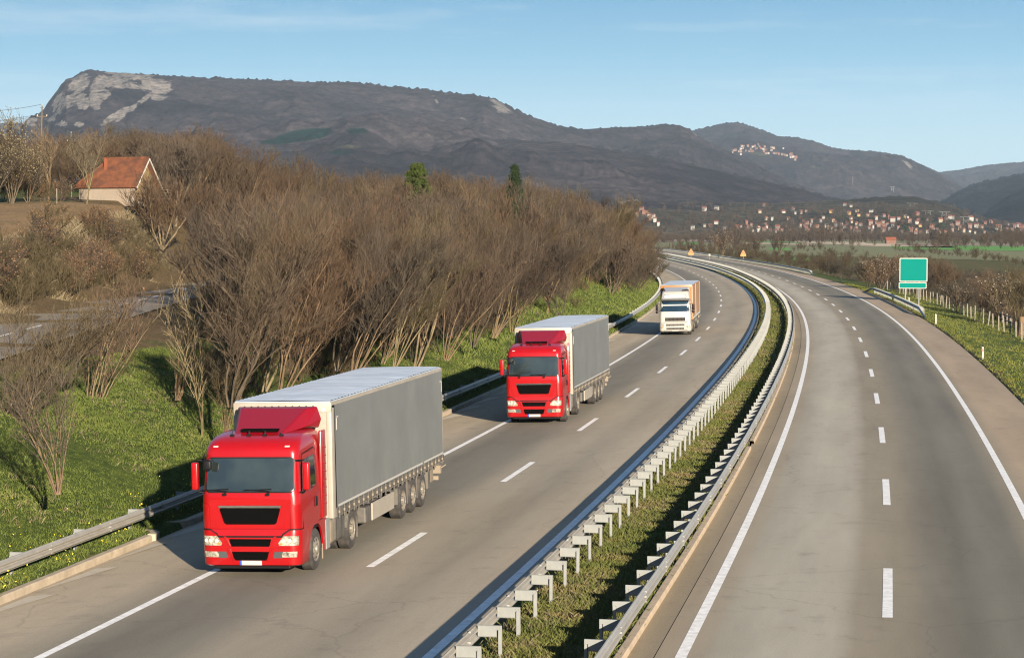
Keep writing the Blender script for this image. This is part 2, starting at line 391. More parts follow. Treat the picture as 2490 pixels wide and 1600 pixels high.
# side road on the left
V = []; U = []; ys = np.arange(10, 330, 5)
for y in ys:
    for u in (0, .4, 3.5, 6.6, 7): V.append((SR(y)-u, y, 3.06)); U.append((u, y))
tag(npmesh('side_road', V, grid_faces(len(ys), 5), M['side_road'], smooth=True, uv=U), kind='structure')
mb = MB()
for y in np.arange(30, 320, 9.0):
    for k in range(1):
        mb.add([(SR(y)-3.42, y, 3.064), (SR(y)-3.58, y, 3.064), (SR(y+5)-3.58, y+5, 3.064), (SR(y+5)-3.42, y+5, 3.064)], [(0, 1, 2, 3)])
tag(mb.build('road_marking', M['paint'], fixn=False), kind='structure')

# ------------------------------------------------------------------ guardrails
WP = [(0, .155), (.018, .150), (.03, .125), (.075, .095), (.08, .07), (.075, .045), (.02, .018), (.012, 0), (.02, -.018), (.075, -.045), (.08, -.07), (.075, -.095), (.03, -.125), (.018, -.150), (0, -.155)]
def guardrail(label, c, off, side, y0, y1, ztop=.75, step=2.0, zg=0.0, group=None, ends=(0, 0), spl=.37, order='near', postw=.11, zgf=None):
    """side: +1 posts stand to the right of the beam"""
    root = empty('guardrail', (*P(c, (y0+y1)/2 if y1-y0 < 200 else y0+20, off), zg)); inv = Matrix.Translation(root.location).inverted()
    tag(root, label, 'guardrail', group)
    ys = np.arange(y0, y1+.01, 1.0 if y1-y0 < 200 else 2.0); V = []
    def zt(y):
        z = ztop
        if ends[0] and y < y0+ends[0]: z = .12+(ztop-.12)*(y-y0)/ends[0]
        if ends[1] and y > y1-ends[1]: z = .12+(ztop-.12)*(y1-y)/ends[1]
        return z
    for i, y in enumerate(ys):
        lap = .006*((i//2) % 2)
        for d, h in WP:
            x, yy = P(c, y, off-side*(d+lap)); V.append(inv @ Vector((x, yy, zt(y)-.155+h+(zgf(y) if zgf else zg))))
        # back face
        for d, h in WP[::-1]:
            x, yy = P(c, y, off-side*(d+lap-.006)); V.append(inv @ Vector((x, yy, zt(y)-.155+h+(zgf(y) if zgf else zg))))
    n = len(WP)*2; F = []
    idx = np.arange(len(ys)*n).reshape(len(ys), n); nx = np.roll(idx, -1, axis=1)
    F = np.stack([idx[:-1], nx[:-1], nx[1:], idx[1:]], -1).reshape(-1, 4)
    npmesh('rail', V, F, M['galv'], parent=root)
    # lap joints every 4 m with bolt heads
    mbj = MB(); 
    for y in np.arange(y0+2, min(y1, y0+120), 4.0):
        for h in (.10, -.10, .0):
            x, yy = P(c, y, off-side*.05); p = inv @ Vector((x, yy, zt(y)-.155+h+(zgf(y) if zgf else zg)))
            mbj.box(p.x-.035, p.x+.035, p.y-.018, p.y+.018, p.z-.018, p.z+.018)
    if mbj.v: mbj.build('bolt', M['galv2'], root)['kind'] = 'stuff'
    # a post (C section) carrying a spacer block
    mp = MB(); w = postw
    mp.box(-.006, .006, -w/2, w/2, -.5, ztop-.13); mp.box(-.006, .06, -w/2, -w/2+.006, -.5, ztop-.13); mp.box(-.006, .06, w/2-.006, w/2, -.5, ztop-.13)
    ms = MB(); ms.box(-spl-.03, .07, -.006, .0, -.11, .11); ms.box(-spl-.03, .07, -.04, -.006, .104, .111); ms.box(-spl-.03, .07, -.04, -.006, -.111, -.104)
    for bx in (-.01, .045): ms.box(bx-.012, bx+.012, -.02, .012-.03, .05, .075)
    post0 = spc0 = None; pl = []
    yy_ = list(np.arange(y0+(ends[0]*.8 if ends[0] else 0)+.7, y1-(ends[1]*.8 if ends[1] else 0), step))
    far_mb = MB()
    for k, y in enumerate(yy_):
        x, yv = P(c, y, off+side*(spl+.01)); nv = nrm(c, y); a = math.atan2(nv[1]*side, nv[0]*side)
        z = (zgf(y) if zgf else zg); q = inv @ Vector((x, yv, z)); hz = zt(y)-ztop
        if k < 100:
            if post0 is None:
                post0 = mp.build('post', M['galv2'], root); spc0 = ms.build('spacer', M['galv2'], post0); po, so = post0, spc0
            else:
                po = post0.copy(); col.objects.link(po); po.parent = root
                so = spc0.copy(); col.objects.link(so); so.parent = po
            po.location = (q.x, q.y, q.z+hz); po.rotation_euler = (random.uniform(-.012, .012), random.uniform(-.012, .012), a+random.uniform(-.02, .02)); so.location = (0, 0, ztop-.155)
        else:
            mt = Matrix.Translation((q.x, q.y, q.z+hz)) @ Matrix.Rotation(a, 4, 'Z')
            far_mb.box(-.006, .06, -w/2, w/2, -.5, ztop-.13, mtx=mt); far_mb.box(-spl-.03, .09, -.006, 0, ztop-.295, ztop-.015, mtx=mt)
    if far_mb.v: far_mb.build('post', M['galv2'], root, fixn=False)['kind'] = 'stuff'
    return root
guardrail('long guardrail on the left side of the median, along the shaded white line', 'li', 1.02, 1, 26, 620, .73, 2.0, .0)
guardrail('long guardrail on the right side of the median, above a beige kerb', 'ri', -1.12, -1, 26, 700, .75, 2.0, .0)
guardrail('galvanised guardrail along the foot of the green bank, left of the trucks', 'lo', -LE-.46, -1, 30, 420, .72, 4.0, -.26, spl=.38)
guardrail('short guardrail with both ends bent to the ground, beside the blank green sign', 'ro', RE+.40, 1, 201, 291, .75, 1.33, -.06, ends=(10, 9))
guardrail('distant guardrail on the outside of the curve, beyond the right carriageway', 'ro', RE+.55, 1, 392, 900, .78, 2.0, -.06, ends=(9, 0))
# red reflector on the near left rail
# ------------------------------------------------------------------ bare trees
def m_bark(name, c1, c2, objvar=.35):
    m, nt, b = newmat(name)
    co = objco(nt); n = noi(nt, co, 2.2, 4, .7); c = ramp(nt, n, [(.3, c1), (.7, c2)])
    oi = nt.nodes.new('ShaderNodeObjectInfo')
    v = ramp(nt, oi.outputs['Random'], [(0, (1-objvar, 1-objvar, 1-objvar*.8)), (.2, (.9, .95, 1.02)), (.4, (1.12, .98, .9)), (.6, (1.05, .92, .82)), (.8, (.92, 1.0, .76)), (1, (1+objvar, 1+objvar*.95, 1+objvar*.9))])
    c = mix(nt, 1.0, c, v, 'MULTIPLY'); nt.links.new(c, b.inputs['Base Color']); b.inputs['Roughness'].default_value = .85; b.inputs['Specular IOR Level'].default_value = .15
    return m
M['bark'] = m_bark('grey_brown_bark', (.055, .042, .026), (.135, .105, .066))
M['twig'] = m_bark('brown_twigs', (.034, .025, .017), (.072, .054, .037))
M['twig_far'] = m_bark('dark_brown_twigs', (.024, .019, .013), (.050, .040, .027), .3)
M['leaf_dry'] = mat('dry_brown_leaves', (.12, .062, .026), .8, var=.3, scale=3)
M['blossom'] = mat('white_blossom', (.24, .21, .165), .8, var=.25, scale=3)
M['bud'] = mat('pale_buds', (.13, .11, .055), .8, var=.3, scale=3)

class Seg:
    def __init__(s): s.a = []; s.b = []; s.ra = []; s.rb = []; s.l = []
    def add(s, a, b, ra, rb, l): s.a.append(a); s.b.append(b); s.ra.append(ra); s.rb.append(rb); s.l.append(l)
def seg_mesh(a, b, ra, rb, n=3):
    a = np.asarray(a, float); b = np.asarray(b, float); ra = np.asarray(ra)[:, None]; rb = np.asarray(rb)[:, None]
    t = b-a; t /= np.linalg.norm(t, axis=1)[:, None]+1e-9
    h = np.where(np.abs(t[:, 2:3]) < .9, np.array([[0, 0, 1.]]), np.array([[1., 0, 0]])); u = np.cross(t, h); u /= np.linalg.norm(u, axis=1)[:, None]+1e-9; w = np.cross(t, u)
    V = []
    for P0, r in ((a, ra), (b, rb)):
        for k in range(n):
            an = 2*math.pi*k/n; V.append(P0+(u*math.cos(an)+w*math.sin(an))*r)
    V = np.stack(V, 1).reshape(-1, 3); m = len(a); base = np.arange(m)[:, None]*(2*n)
    F = np.concatenate([base+np.array([[k, (k+1) % n, n+(k+1) % n, n+k]]) for k in range(n)], 0)
    return V, F
def rv(s): return Vector((random.gauss(0, s), random.gauss(0, s), random.gauss(0, s)))
def bare_tree(h=6.5, stems=4, spread=.38, nb=10, nt_=7, ns=3, tw=.011, lean=.12, leaves=0, trunk_h=0.0, r0=.055, levels=3, kink=.085, seed=0):
    """returns (trunk segments, crown segments, leaf points)"""
    random.seed(seed); T = Seg(); C = Seg(); tips = []
    def grow(p, d, ln, r, k, out, lev, up=.12, nseg=None):
        nseg = nseg or max(2, int(ln/.55)); pts = [p]; rs = [r]; dd = d.normalized()
        for i in range(nseg):
            dd = (dd+rv(kink)+Vector((lean*.12, 0, up*.28))).normalized(); p = p+dd*ln/nseg; pts.append(p); rs.append(max(tw*.45, r*(1-(i+1)/nseg*.8)))
        for i in range(nseg): out.add(pts[i], pts[i+1], rs[i], rs[i+1], lev)
        return pts, rs
    base = Vector((0, 0, -.15)); starts = []
    if trunk_h > 0:
        pts, rs = grow(base, Vector((lean*.3, 0, 1)), trunk_h+.15, r0*1.5, 0, T, 0, nseg=3); base = pts[-1]
    for s in range(stems):
        an = 2*math.pi*(s+random.random()*.6)/stems; sp = spread*random.uniform(.35, 1.25)
        d = Vector((math.cos(an)*sp+lean, math.sin(an)*sp, 1)); ln = (h-trunk_h)*random.uniform(.72, 1.0)
        p0 = base+(Vector((math.cos(an), math.sin(an), 0))*(.09 if trunk_h == 0 else 0))
        pts, rs = grow(p0, d, ln, r0*random.uniform(.65, 1), 0, T, 0)
        for b in range(nb):
            f = random.uniform(.14, .97)**.85; i = min(len(pts)-2, int(f*(len(pts)-1))); q = pts[i].lerp(pts[i+1], f*(len(pts)-1)-i)
            a2 = random.uniform(0, 2*math.pi); dd = (pts[i+1]-pts[i]).normalized()
            side = Vector((math.cos(a2), math.sin(a2), random.uniform(-.05, .5))); dir2 = (dd*1.0+side*random.uniform(.35, .9))
            l2 = ln*random.uniform(.25, .55)*(1.15-f*.6); r2 = min(rs[i]*.55, r0*.42)
            p2, r_2 = grow(q, dir2, l2, max(r2, tw*1.3), 0, C, 1, up=.35)
            for t in range(nt_):
                f2 = random.uniform(.15, 1); j = min(len(p2)-2, int(f2*(len(p2)-1))); q2 = p2[j].lerp(p2[j+1], f2*(len(p2)-1)-j)
                a3 = random.uniform(0, 2*math.pi); d2 = (p2[j+1]-p2[j]).normalized(); dir3 = d2*.8+Vector((math.cos(a3), math.sin(a3), random.uniform(-.1, .5)))*.6
                l3 = l2*random.uniform(.25, .6)+.15
                p3, _ = grow(q2, dir3, l3, tw, 0, C, 2, up=.35, nseg=2)
                tips.append(p3[-1])
                for u in range(ns):
                    f3 = random.uniform(.2, 1); q3 = p3[0].lerp(p3[-1], f3); dir4 = (p3[-1]-p3[0]).normalized()+rv(.45)+Vector((0, 0, .2))
                    e = q3+dir4.normalized()*l3*random.uniform(.3, .7); C.add(q3, e, tw*.75, tw*.4, 3)
                    if leaves and random.random() < leaves: tips.append(e)
    return T, C, tips
def leafmesh(pts, s, seed=0):
    r = np.random.default_rng(seed); n = len(pts); c = np.array([tuple(p) for p in pts]); a = r.normal(size=(n, 3)); a /= np.linalg.norm(a, axis=1)[:, None]; b = r.normal(size=(n, 3)); b = np.cross(a, b); b /= np.linalg.norm(b, axis=1)[:, None]
    s = s*r.uniform(.6, 1.3, (n, 1)); V = np.stack([c-a*s, c-b*s*.6, c+a*s, c+b*s*.6], 1).reshape(-1, 3); F = np.arange(4*n).reshape(-1, 4); return V, F
def tree_template(name, m_tr, m_cr, leafm=None, leafn=0, leafs=.04, tr_n=6, cr_n=3, **kw):
    T, C, tips = bare_tree(**kw)
    root = empty(name)
    V, F = seg_mesh([tuple(p) for p in T.a], [tuple(p) for p in T.b], T.ra, T.rb, tr_n); tr = npmesh('trunk', V, F, m_tr, root, smooth=True)
    V, F = seg_mesh([tuple(p) for p in C.a], [tuple(p) for p in C.b], C.ra, C.rb, cr_n); mi = np.zeros(len(F), int)
    mats = [m_cr]
    if leafm is not None and leafn:
        random.shuffle(tips); tp = (tips*4)[:leafn]; V2, F2 = leafmesh([p+rv(.05) for p in tp], leafs, 3)
        F = np.concatenate([F, F2+len(V)]); V = np.concatenate([V, V2]); mi = np.concatenate([mi, np.ones(len(F2), int)]); mats.append(leafm)
    npmesh('crown', V, F, mats, root, midx=mi); root.location = (0, -500, -50)
    return root
def inst(t, x, y, z, s=1, rz=None, label=None, cat='tree', group=None, sz=None):
    r = t.copy(); col.objects.link(r)
    for c in TK[t.name]:
        d = c.copy(); col.objects.link(d); d.parent = r
    r.location = (x, y, z-.05); r.rotation_euler = (0, 0, random.gauss(0, .55) if rz is None else rz); r.scale = (s, s, s*(sz or 1))
    tag(r, label, cat, group); return r
TP = {}
TK = {}
def reg(k, t): TP[k] = t; TK[t.name] = kids(t)
for i in range(4):
    reg('near%d' % i, tree_template('bare_tree', M['bark'], M['twig'], M['leaf_dry'], 26, .035, h=[6.4, 5.8, 7.0, 6.2][i], stems=[5, 6, 4, 7][i], spread=[.30, .36, .26, .40][i], nb=14, nt_=8, ns=4, tw=.010, lean=[.26, .32, .2, .38][i], r0=[.06, .05, .07, .045][i], seed=20+i))
for i in range(4):
    reg('mid%d' % i, tree_template('bare_tree', M['bark'], M['twig'], h=[7.5, 7.0, 8.2, 6.6][i], stems=[5, 6, 4, 6][i], spread=[.36, .42, .30, .44][i], nb=13, nt_=8, ns=3, tw=.019, lean=[.24, .18, .3, .2][i], r0=[.085, .07, .10, .07][i], tr_n=5, seed=40+i))
reg('sapling', tree_template('bare_tree', M['bark'], M['bark'], h=4.8, stems=2, spread=.16, nb=12, nt_=4, ns=2, tw=.010, lean=.02, r0=.055, seed=61))
reg('coppice', tree_template('coppiced_shrub', M['bark'], M['twig'], M['leaf_dry'], 22, .04, h=4.6, stems=12, spread=.26, nb=6, nt_=4, ns=2, tw=.011, lean=.16, r0=.034, seed=63))
reg('shrub', tree_template('leafy_shrub', M['twig'], M['twig'], M['leaf_dry'], 900, .05, h=3.0, stems=8, spread=.55, nb=9, nt_=7, ns=3, tw=.012, r0=.03, seed=64, leaves=.5))
reg('bud', tree_template('budding_tree', M['bark'], M['twig'], M['bud'], 2600, .075, h=7.5, stems=6, spread=.5, nb=13, nt_=8, ns=3, tw=.018, r0=.08, seed=65, leaves=.6))
reg('bloss', tree_template('blossoming_shrub', M['bark'], M['twig'], M['blossom'], 420, .06, h=5.0, stems=6, spread=.6, nb=11, nt_=7, ns=3, tw=.018, r0=.06, seed=66, leaves=.5))
reg('oak', tree_template('bare_tree', M['bark'], M['twig'], h=9.5, stems=6, spread=.75, nb=16, nt_=9, ns=4, tw=.022, lean=.05, trunk_h=1.5, r0=.14, seed=67, kink=.11))
reg('pale', tree_template('bare_tree', M['bark'], M['bark'], h=8.5, stems=4, spread=.35, nb=12, nt_=6, ns=3, tw=.016, lean=.0, trunk_h=1.8, r0=.10, seed=68, kink=.1))
# ---- individual trees along the bank
random.seed(11)
spots = []
def woods_ok(x, y):
    lx = X('lo', y)-LE; sr = SR(y); q = lx-x
    return q > (5.6 if y < 96 else 4.3 if y < 230 else 2.6) and x > sr+1.2
# near front row, clearly seen
front = [(560, 976, 2.0, 'near0', 1.0), (680, 960, 2.1, 'near1', .95), (640, 940, 2.2, 'near2', .95), (860, 905, 2.0, 'near3', 1.0), (820, 890, 2.2, 'near0', 1.0), (1010, 890, 1.6, 'near2', .95),
         (960, 880, 2.0, 'near1', 1.0), (1085, 868, 1.5, 'near3', .95), (1150, 835, 1.5, 'near0', 1.0), (1245, 800, 1.6, 'near1', 1.05), (1200, 815, 1.7, 'near2', .9)]
def place_px(px, py, z, key, s, **kw):
    d = (CAMH-z)*FPX/(py-HZ); x = G(px, d)
    for _ in range(6):
        z = gz(x, d); d = (CAMH-z)*FPX/(py-HZ); x = G(px, d)
    spots.append((x, d)); return inst(TP[key], x, d, z, s, **kw)
words = ['leftmost of the row', 'with stems crossing the side road', 'second of the row', 'above the roof of the first trailer', 'behind the trailer roof', 'behind the rear of the first trailer', 'between the two red trucks', 'left of the second truck', 'above the guardrail before the second truck', 'behind the second trailer', 'over the second truck']
for i, (px, py, z, k, s) in enumerate(front):
    place_px(px, py, z, k, s, label='bare many-stemmed tree at the wood edge, ' + words[i], group='bare trees along the bank')
place_px(488, 1054, 1, 'sapling', 1.0, rz=.4, label='pale two-stemmed sapling alone on the green bank, just left of the first truck', cat='tree')
place_px(548, 1050, 1, 'coppice', .55, rz=1.0, label='low clump of straight pale shoots right behind the first truck cab', cat='shrub')
place_px(218, 1018, 1.5, 'coppice', 1.1, rz=0, label='tall clump of straight pale stems below the side road', cat='shrub')
place_px(135, 1189, 1, 'coppice', .72, rz=2.2, label='small clump of bare shoots low on the green bank at the left edge', cat='shrub')
place_px(-12, 1105, 1.2, 'near3', .85, rz=.0, label='dark spreading bare tree cut by the left edge of the picture', cat='tree')
place_px(430, 962, 2.0, 'coppice', .9, label='dense clump of stems between the side road and the sapling', cat='shrub')
zones = []
ntot = 0
def lab(x, y):
    px = 1245+FPX*x/y
    if y < 110: return 'bare brown tree in the thicket behind the first trailer'
    if y < 150: return 'bare brown tree in the thicket above the second truck'
    if y < 210: return 'bare brown tree in the wood left of the white and orange truck'
    if y < 290: return 'bare brown tree in the wood below the hill, further along the curve'
    return 'bare brown tree at the far end of the roadside wood'
tries = 0
while ntot < 235 and tries < 20000:
    tries += 1
    y = 62+ (random.random()**1.15)*390; lx = X('lo', y)-LE; sr = SR(y)
    x = random.uniform(max(sr, lx-26-y*.03), lx-(4.3 if y < 230 else 2.6))
    if not woods_ok(x, y): continue
    if abs(1245+FPX*x/y-400) < 700 and y < 78 and 1245+FPX*x/y < 470: continue
    px = 1245+FPX*x/y
    if px < -60: continue
    if px < 580 and y < 100: continue
    if px < 520 and y < 150: continue
    md = 1.55 if y < 150 else 1.9 if y < 250 else 2.5
    if any((x-a)**2+(y-b)**2 < md*md for a, b in spots): continue
    spots.append((x, y)); near = y < 125
    s = random.uniform(.66, 1.14)*(1.0 if near else .88)
    q = lx-x
    s *= .82+.25*min(1, q/9)
    key = ('near%d' if near else 'mid%d') % random.randrange(4); u_ = random.random()
    if u_ < .10: key = 'pale'; s *= .72 if near else .85
    elif u_ < .18: key = 'oak'; s *= .62 if near else .78
    elif u_ < .28 and near: key = 'sapling'; s *= 1.25
    inst(TP[key], x, y, gz(x, y), s, label=lab(x, y), group='bare trees of the roadside wood')
    ntot += 1
print('wood trees', ntot)
# rest of the wood: one countless mass of brushwood behind and between the trees
def scatter_mesh(name, tmpl, pts, m, parent=None, kind='stuff'):
    """tmpl: list of (V, F) variants; pts: (x, y, z, scale, rot, variant)"""
    Vs = []; Fs = []; b = 0
    for (x, y, z, s, r, k) in pts:
        V, F = tmpl[k % len(tmpl)]; c, sn = math.cos(r)*s, math.sin(r)*s
        W = np.empty_like(V); W[:, 0] = V[:, 0]*c-V[:, 1]*sn+x; W[:, 1] = V[:, 0]*sn+V[:, 1]*c+y; W[:, 2] = V[:, 2]*s+z
        Vs.append(W); Fs.append(F+b); b += len(V)
    o = npmesh(name, np.concatenate(Vs), np.concatenate(Fs), m, parent)
    if kind: tag(o, kind=kind)
    return o
def brush(h, stems, nb, nt_, ns, tw, spread, seed, r0=.05, lean=.12):
    T, C, _ = bare_tree(h=h, stems=stems, spread=spread, nb=nb, nt_=nt_, ns=ns, tw=tw, lean=lean, r0=r0, seed=seed)
    S = [list(map(tuple, T.a))+list(map(tuple, C.a)), list(map(tuple, T.b))+list(map(tuple, C.b)), T.ra+C.ra, T.rb+C.rb]
    V, F = seg_mesh(*S, n=3); return V.astype(np.float32), F
Bm = [brush(6.8, 6, 11, 6, 2, .022, .6, 80+i) for i in range(3)]
random.seed(21); pts = []
for i in range(9000):
    y = 75+(random.random()**1.05)*400; lx = X('lo', y)-LE; sr = SR(y)
    x = random.uniform(sr, lx-(4.0 if y < 230 else 2.6))
    if y < 100 or not woods_ok(x-.4, y): continue
    px = 1245+FPX*x/y
    if px < -60 or px < 640 and y < 105 or (px < 540 and y < 150): continue
    if len(pts) >= 380: break
    if any((x-a[0])**2+(y-a[1])**2 < (2.3 if y < 200 else 3.2)**2 for a in pts): continue
    q = lx-x; pts.append((x, y, gz(x, y)-.1, random.uniform(.7, 1.05)*(.72+.3*min(1, q/10)), random.random()*6.3, i))
scatter_mesh('brushwood', Bm, pts, M['twig'])
print('brush', len(pts))
# low scrub: tangled undergrowth at the trees' feet and beside the side road
Bs = [brush(2.2, 9, 6, 4, 2, .012, .75, 90+i, .022, .0) for i in range(3)]
pts = []
for i in range(2600):
    y = 70+(random.random()**1.2)*330; lx = X('lo', y)-LE; sr = SR(y)
    x = random.uniform(sr+.2, lx-4.6)
    px = 1245+FPX*x/y
    if px < 520 and y < 150: continue
    if px < -60 or not woods_ok(x-.6, y): continue
    pts.append((x, y, gz(x, y)-.05, random.uniform(.5, 1.1), random.random()*6.3, i))
    if len(pts) > 420: break
scatter_mesh('undergrowth', Bs, pts, M['twig'])
pts = []
for i in range(900):                   # beyond the side road: brambles with brown leaves
    y = random.uniform(96, 215); x = SR(y)-7-random.uniform(.8, 5.5 if y < 150 else 4)
    px = 1245+FPX*x/y
    if px < -80 or px > 520: continue
    pts.append((x, y, gz(x, y)-.05, random.uniform(.55, 1.15), random.random()*6.3, i))
    if len(pts) > 130: break
scatter_mesh('undergrowth', Bs, pts, M['twig'])
random.seed(5); k = 0
for i in range(200):
    y = random.uniform(100, 190); x = SR(y)-7-random.uniform(1.0, 4.5); px = 1245+FPX*x/y
    if not -40 < px < 430: continue
    if k >= 16: break
    inst(TP['shrub'], x, y, gz(x, y), random.uniform(.7, 1.15), label='low shrub with dry brown leaves on the far side of the side road', cat='shrub', group='leafy shrubs beyond the side road'); k += 1
# ---- the hill: trees round and behind the house, up to the skyline
def skyline(px):
    return float(np.interp(px, [-60, 0, 60, 114, 200, 312, 467, 560, 623, 727, 862, 950, 1039, 1150, 1247, 1350, 1454, 1589, 1640], [300, 305, 318, 318, 312, 300, 303, 325, 353, 388, 414, 420, 402, 428, 428, 448, 478, 552, 585]))
random.seed(31); hp = []; nh = 0; tr = 0
while nh < 62 and tr < 4000:
    tr += 1
    px = random.uniform(-60, 1500); d = random.uniform(235, 400)
    x = G(px, d)
    if x > X('lo', d)-LE-14: continue
    if 120 < px < 420 and d < 262: continue
    z = gz(x, d); top = HZY(skyline(px)+random.uniform(-4, 44), d); hh = top-z
    if hh < 5 or hh > 15: continue
    if any((x-a)**2+(d-b)**2 < 9 for a, b in hp): continue
    hp.append((x, d)); key = random.choice(['mid0', 'mid1', 'mid2', 'mid3', 'oak']); h0 = {'mid0': 8.1, 'mid1': 7.6, 'mid2': 8.8, 'mid3': 7.3, 'oak': 10.0}[key]
    s = min(hh/h0, 1.7)
    inst(TP[key], x, d, z, s, label='bare brown tree on the hilltop behind the red-roofed house' if px < 620 else 'bare brown tree rising over the wood against the mountain', group='bare trees on the hill' if px < 620 else 'bare trees topping the wood'); nh += 1
print('hill trees', nh)
pts = []; random.seed(33)
for i in range(6000):
    px = random.uniform(-80, 1480); d = random.uniform(250, 420); x = G(px, d)
    if x > X('lo', d)-LE-10 or (100 < px < 430 and d < 268): continue
    if px < 60 and d < 290: continue
    z = gz(x, d); hh = HZY(skyline(px)+32+random.uniform(0, 45), d)-z
    if hh < 3 or hh > 14: continue
    if any((x-a[0])**2+(d-a[1])**2 < 7 for a in pts): continue
    pts.append((x, d, z-.1, min(hh/6.3, 1.7), random.random()*6.3, i))
    if len(pts) >= 330: break
scatter_mesh('brushwood', Bm, pts, M['twig_far'])
# landmark trees
def place_d(px, d, key, s, **kw): x = G(px, d); return inst(TP[key], x, d, gz(x, d), s, **kw)
place_d(392, 214, 'oak', .98, rz=.6, label='big spreading bare tree right of the red-roofed house', cat='tree')
place_d(212, 216, 'pale', .82, rz=2, label='slender pale bare tree in front of the house wall', cat='tree')
place_d(345, 262, 'oak', .8, rz=3, label='wide bare tree behind the right end of the house', cat='tree')
place_d(122, 225, 'pale', .85, rz=4.1, label='leaning pale bare tree between the bushes and the house', cat='tree')
place_d(30, 205, 'bud', .95, rz=1, label='tall budding tree with pale leaf buds at the left edge', cat='tree')
place_d(70, 212, 'bud', .62, rz=1.9, label='lower budding tree beside the taller one at the left edge', cat='tree')
place_d(-25, 200, 'bud', .8, rz=2.7, label='budding tree cut by the left edge of the picture', cat='tree')
for i, (px, d, s) in enumerate([(20, 212, .6), (75, 214, .5), (110, 217, .5), (150, 222, .55), (-20, 210, .6)]):
    place_d(px, d, 'shrub', s*1.5, label=['brown hedge bush at the foot of the tall budding tree', 'brown hedge bush, second from the left above the ploughed field', 'brown hedge bush, third from the left above the ploughed field', 'brown hedge bush nearest to the house', 'brown hedge bush at the very left of the field edge'][i], cat='bush', group='hedge bushes above the field')

# ---- two evergreens in the wood
M['pine'] = mat('dark_evergreen_needles', (.012, .022, .007), .8, var=.4, scale=1.6, spec=.2)
M['pineY'] = mat('yellow_green_evergreen', (.032, .045, .008), .8, var=.4, scale=1.6, spec=.2)
def conifer(name, x, y, z, h, w, m, label, seed, lobes=1):
    random.seed(seed); root = empty(name, (x, y, z)); tag(root, label, 'tree')
    MB().tube([(0, 0, -.2), (.05, 0, h*.5), (.1, 0, h*.93)], [.16, .11, .03]).build('trunk', M['bark'], root)
    r = np.random.default_rng(seed); C = []; S = []
    for L_ in range(lobes):
        ox = 0 if lobes == 1 else (L_-(lobes-1)/2)*w*.5; hh = h*(1 if L_ == 0 else r.uniform(.78, .95))
        for i in range(210):
            f = r.uniform(.45, 1)**.8; a = r.uniform(0, 6.28); rad = w*.5*((1.03-f)**(.45 if w > 4.5 else .8))*r.uniform(.5, 1.15)*(1 if lobes == 1 else .8)
            c = np.array([ox+math.cos(a)*rad, math.sin(a)*rad, f*hh]); n = 110; C.append(c+r.normal(size=(n, 3))*np.array([.17, .17, .13])*(1.2-f*.5)); S.append(n)
    V, F = leafmesh([Vector(p) for p in np.concatenate(C)], .07, seed); npmesh('crown', V, F, m, root)
d1 = 222; conifer('evergreen_tree', G(1015, d1), d1, gz(G(1015, d1), d1), HZY(400, d1)-gz(G(1015, d1), d1), 4.6, M['pineY'], 'rounded yellow-green evergreen showing over the bare wood', 3, 1)
d2 = 205; conifer('evergreen_tree', G(1252, d2), d2, gz(G(1252, d2), d2), HZY(405, d2)-gz(G(1252, d2), d2), 3.2, M['pine'], 'dark pointed evergreen right of the rounded one', 4, 1)

for i, (px, d, yt) in enumerate([(985, 198, 448), (1022, 192, 456), (1050, 200, 436), (1236, 180, 474), (1262, 186, 478), (1290, 184, 460)]):
    x = G(px, d); z = gz(x, d); k = i % 4; hh = HZY(yt, d)-z
    inst(TP['mid%d' % k], x, d, z, hh/[8.1, 7.6, 8.8, 7.3][k], label='bare brown tree standing in front of the ' + ('rounded' if i < 3 else 'pointed') + ' evergreen', group='bare trees before the evergreens')
# ------------------------------------------------------------------ grass, weeds and flowers
def tufts(name, pts, m, hgt, blades=7, seed=1, w=.012, sp=.07):
    r = np.random.default_rng(seed); n = len(pts)*blades; p = np.repeat(np.array(pts), blades, 0)
    p = p+np.c_[r.normal(0, sp, (n, 2)), np.zeros(n)]; h = hgt*r.uniform(.3, 1.3, n); a = r.uniform(0, 6.28, n); t = r.normal(0, .5, (n, 2))
    ww = w*r.uniform(.7, 1.4, n); dx = np.cos(a)*ww; dy = np.sin(a)*ww
    V = np.stack([p+np.c_[-dx, -dy, -.02*np.ones(n)], p+np.c_[dx, dy, -.02*np.ones(n)], p+np.c_[t[:, 0]*h*.5+dx*.5, t[:, 1]*h*.5+dy*.5, h*.65], p+np.c_[t[:, 0]*h, t[:, 1]*h, h]], 1).reshape(-1, 3)
    F = np.arange(4*n).reshape(-1, 4)
    o = npmesh(name, V, F, m); tag(o, kind='stuff'); return o
def m_grass(name, a, b_, c_):
    m, nt, b = newmat(name); co = objco(nt); n = noi(nt, co, .45, 5, .65); n2 = noi(nt, co, 9, 2, .6)
    c = mix(nt, 1.0, ramp(nt, n, [(.3, a), (.52, b_), (.72, c_)]), ramp(nt, n2, [(.3, (.6, .6, .6)), (.7, (1.35, 1.35, 1.3))]), 'MULTIPLY')
    nt.links.new(c, b.inputs['Base Color']); b.inputs['Roughness'].default_value = .8; b.inputs['Specular IOR Level'].default_value = .2; return m
M['grass'] = m_grass('bank_grass', (.038, .052, .009), (.070, .090, .017), (.102, .106, .030))
M['grassM'] = m_grass('median_grass', (.042, .058, .011), (.074, .078, .019), (.130, .094, .045))
M['grassR'] = m_grass('right_verge_grass', (.048, .062, .010), (.085, .092, .018), (.125, .112, .03))
M['straw'] = mat('dead_straw', (.105, .082, .045), .9, var=.35, scale=2)
r = np.random.default_rng(5)
def field(n, fx, y0, y1, pw, zf, keep=None):
    out = []
    while len(out) < n:
        y = y0+(r.random()**pw)*(y1-y0); x = fx(y)
        if keep and not keep(x, y): continue
        out.append((x, y, zf(x, y)))
    return out
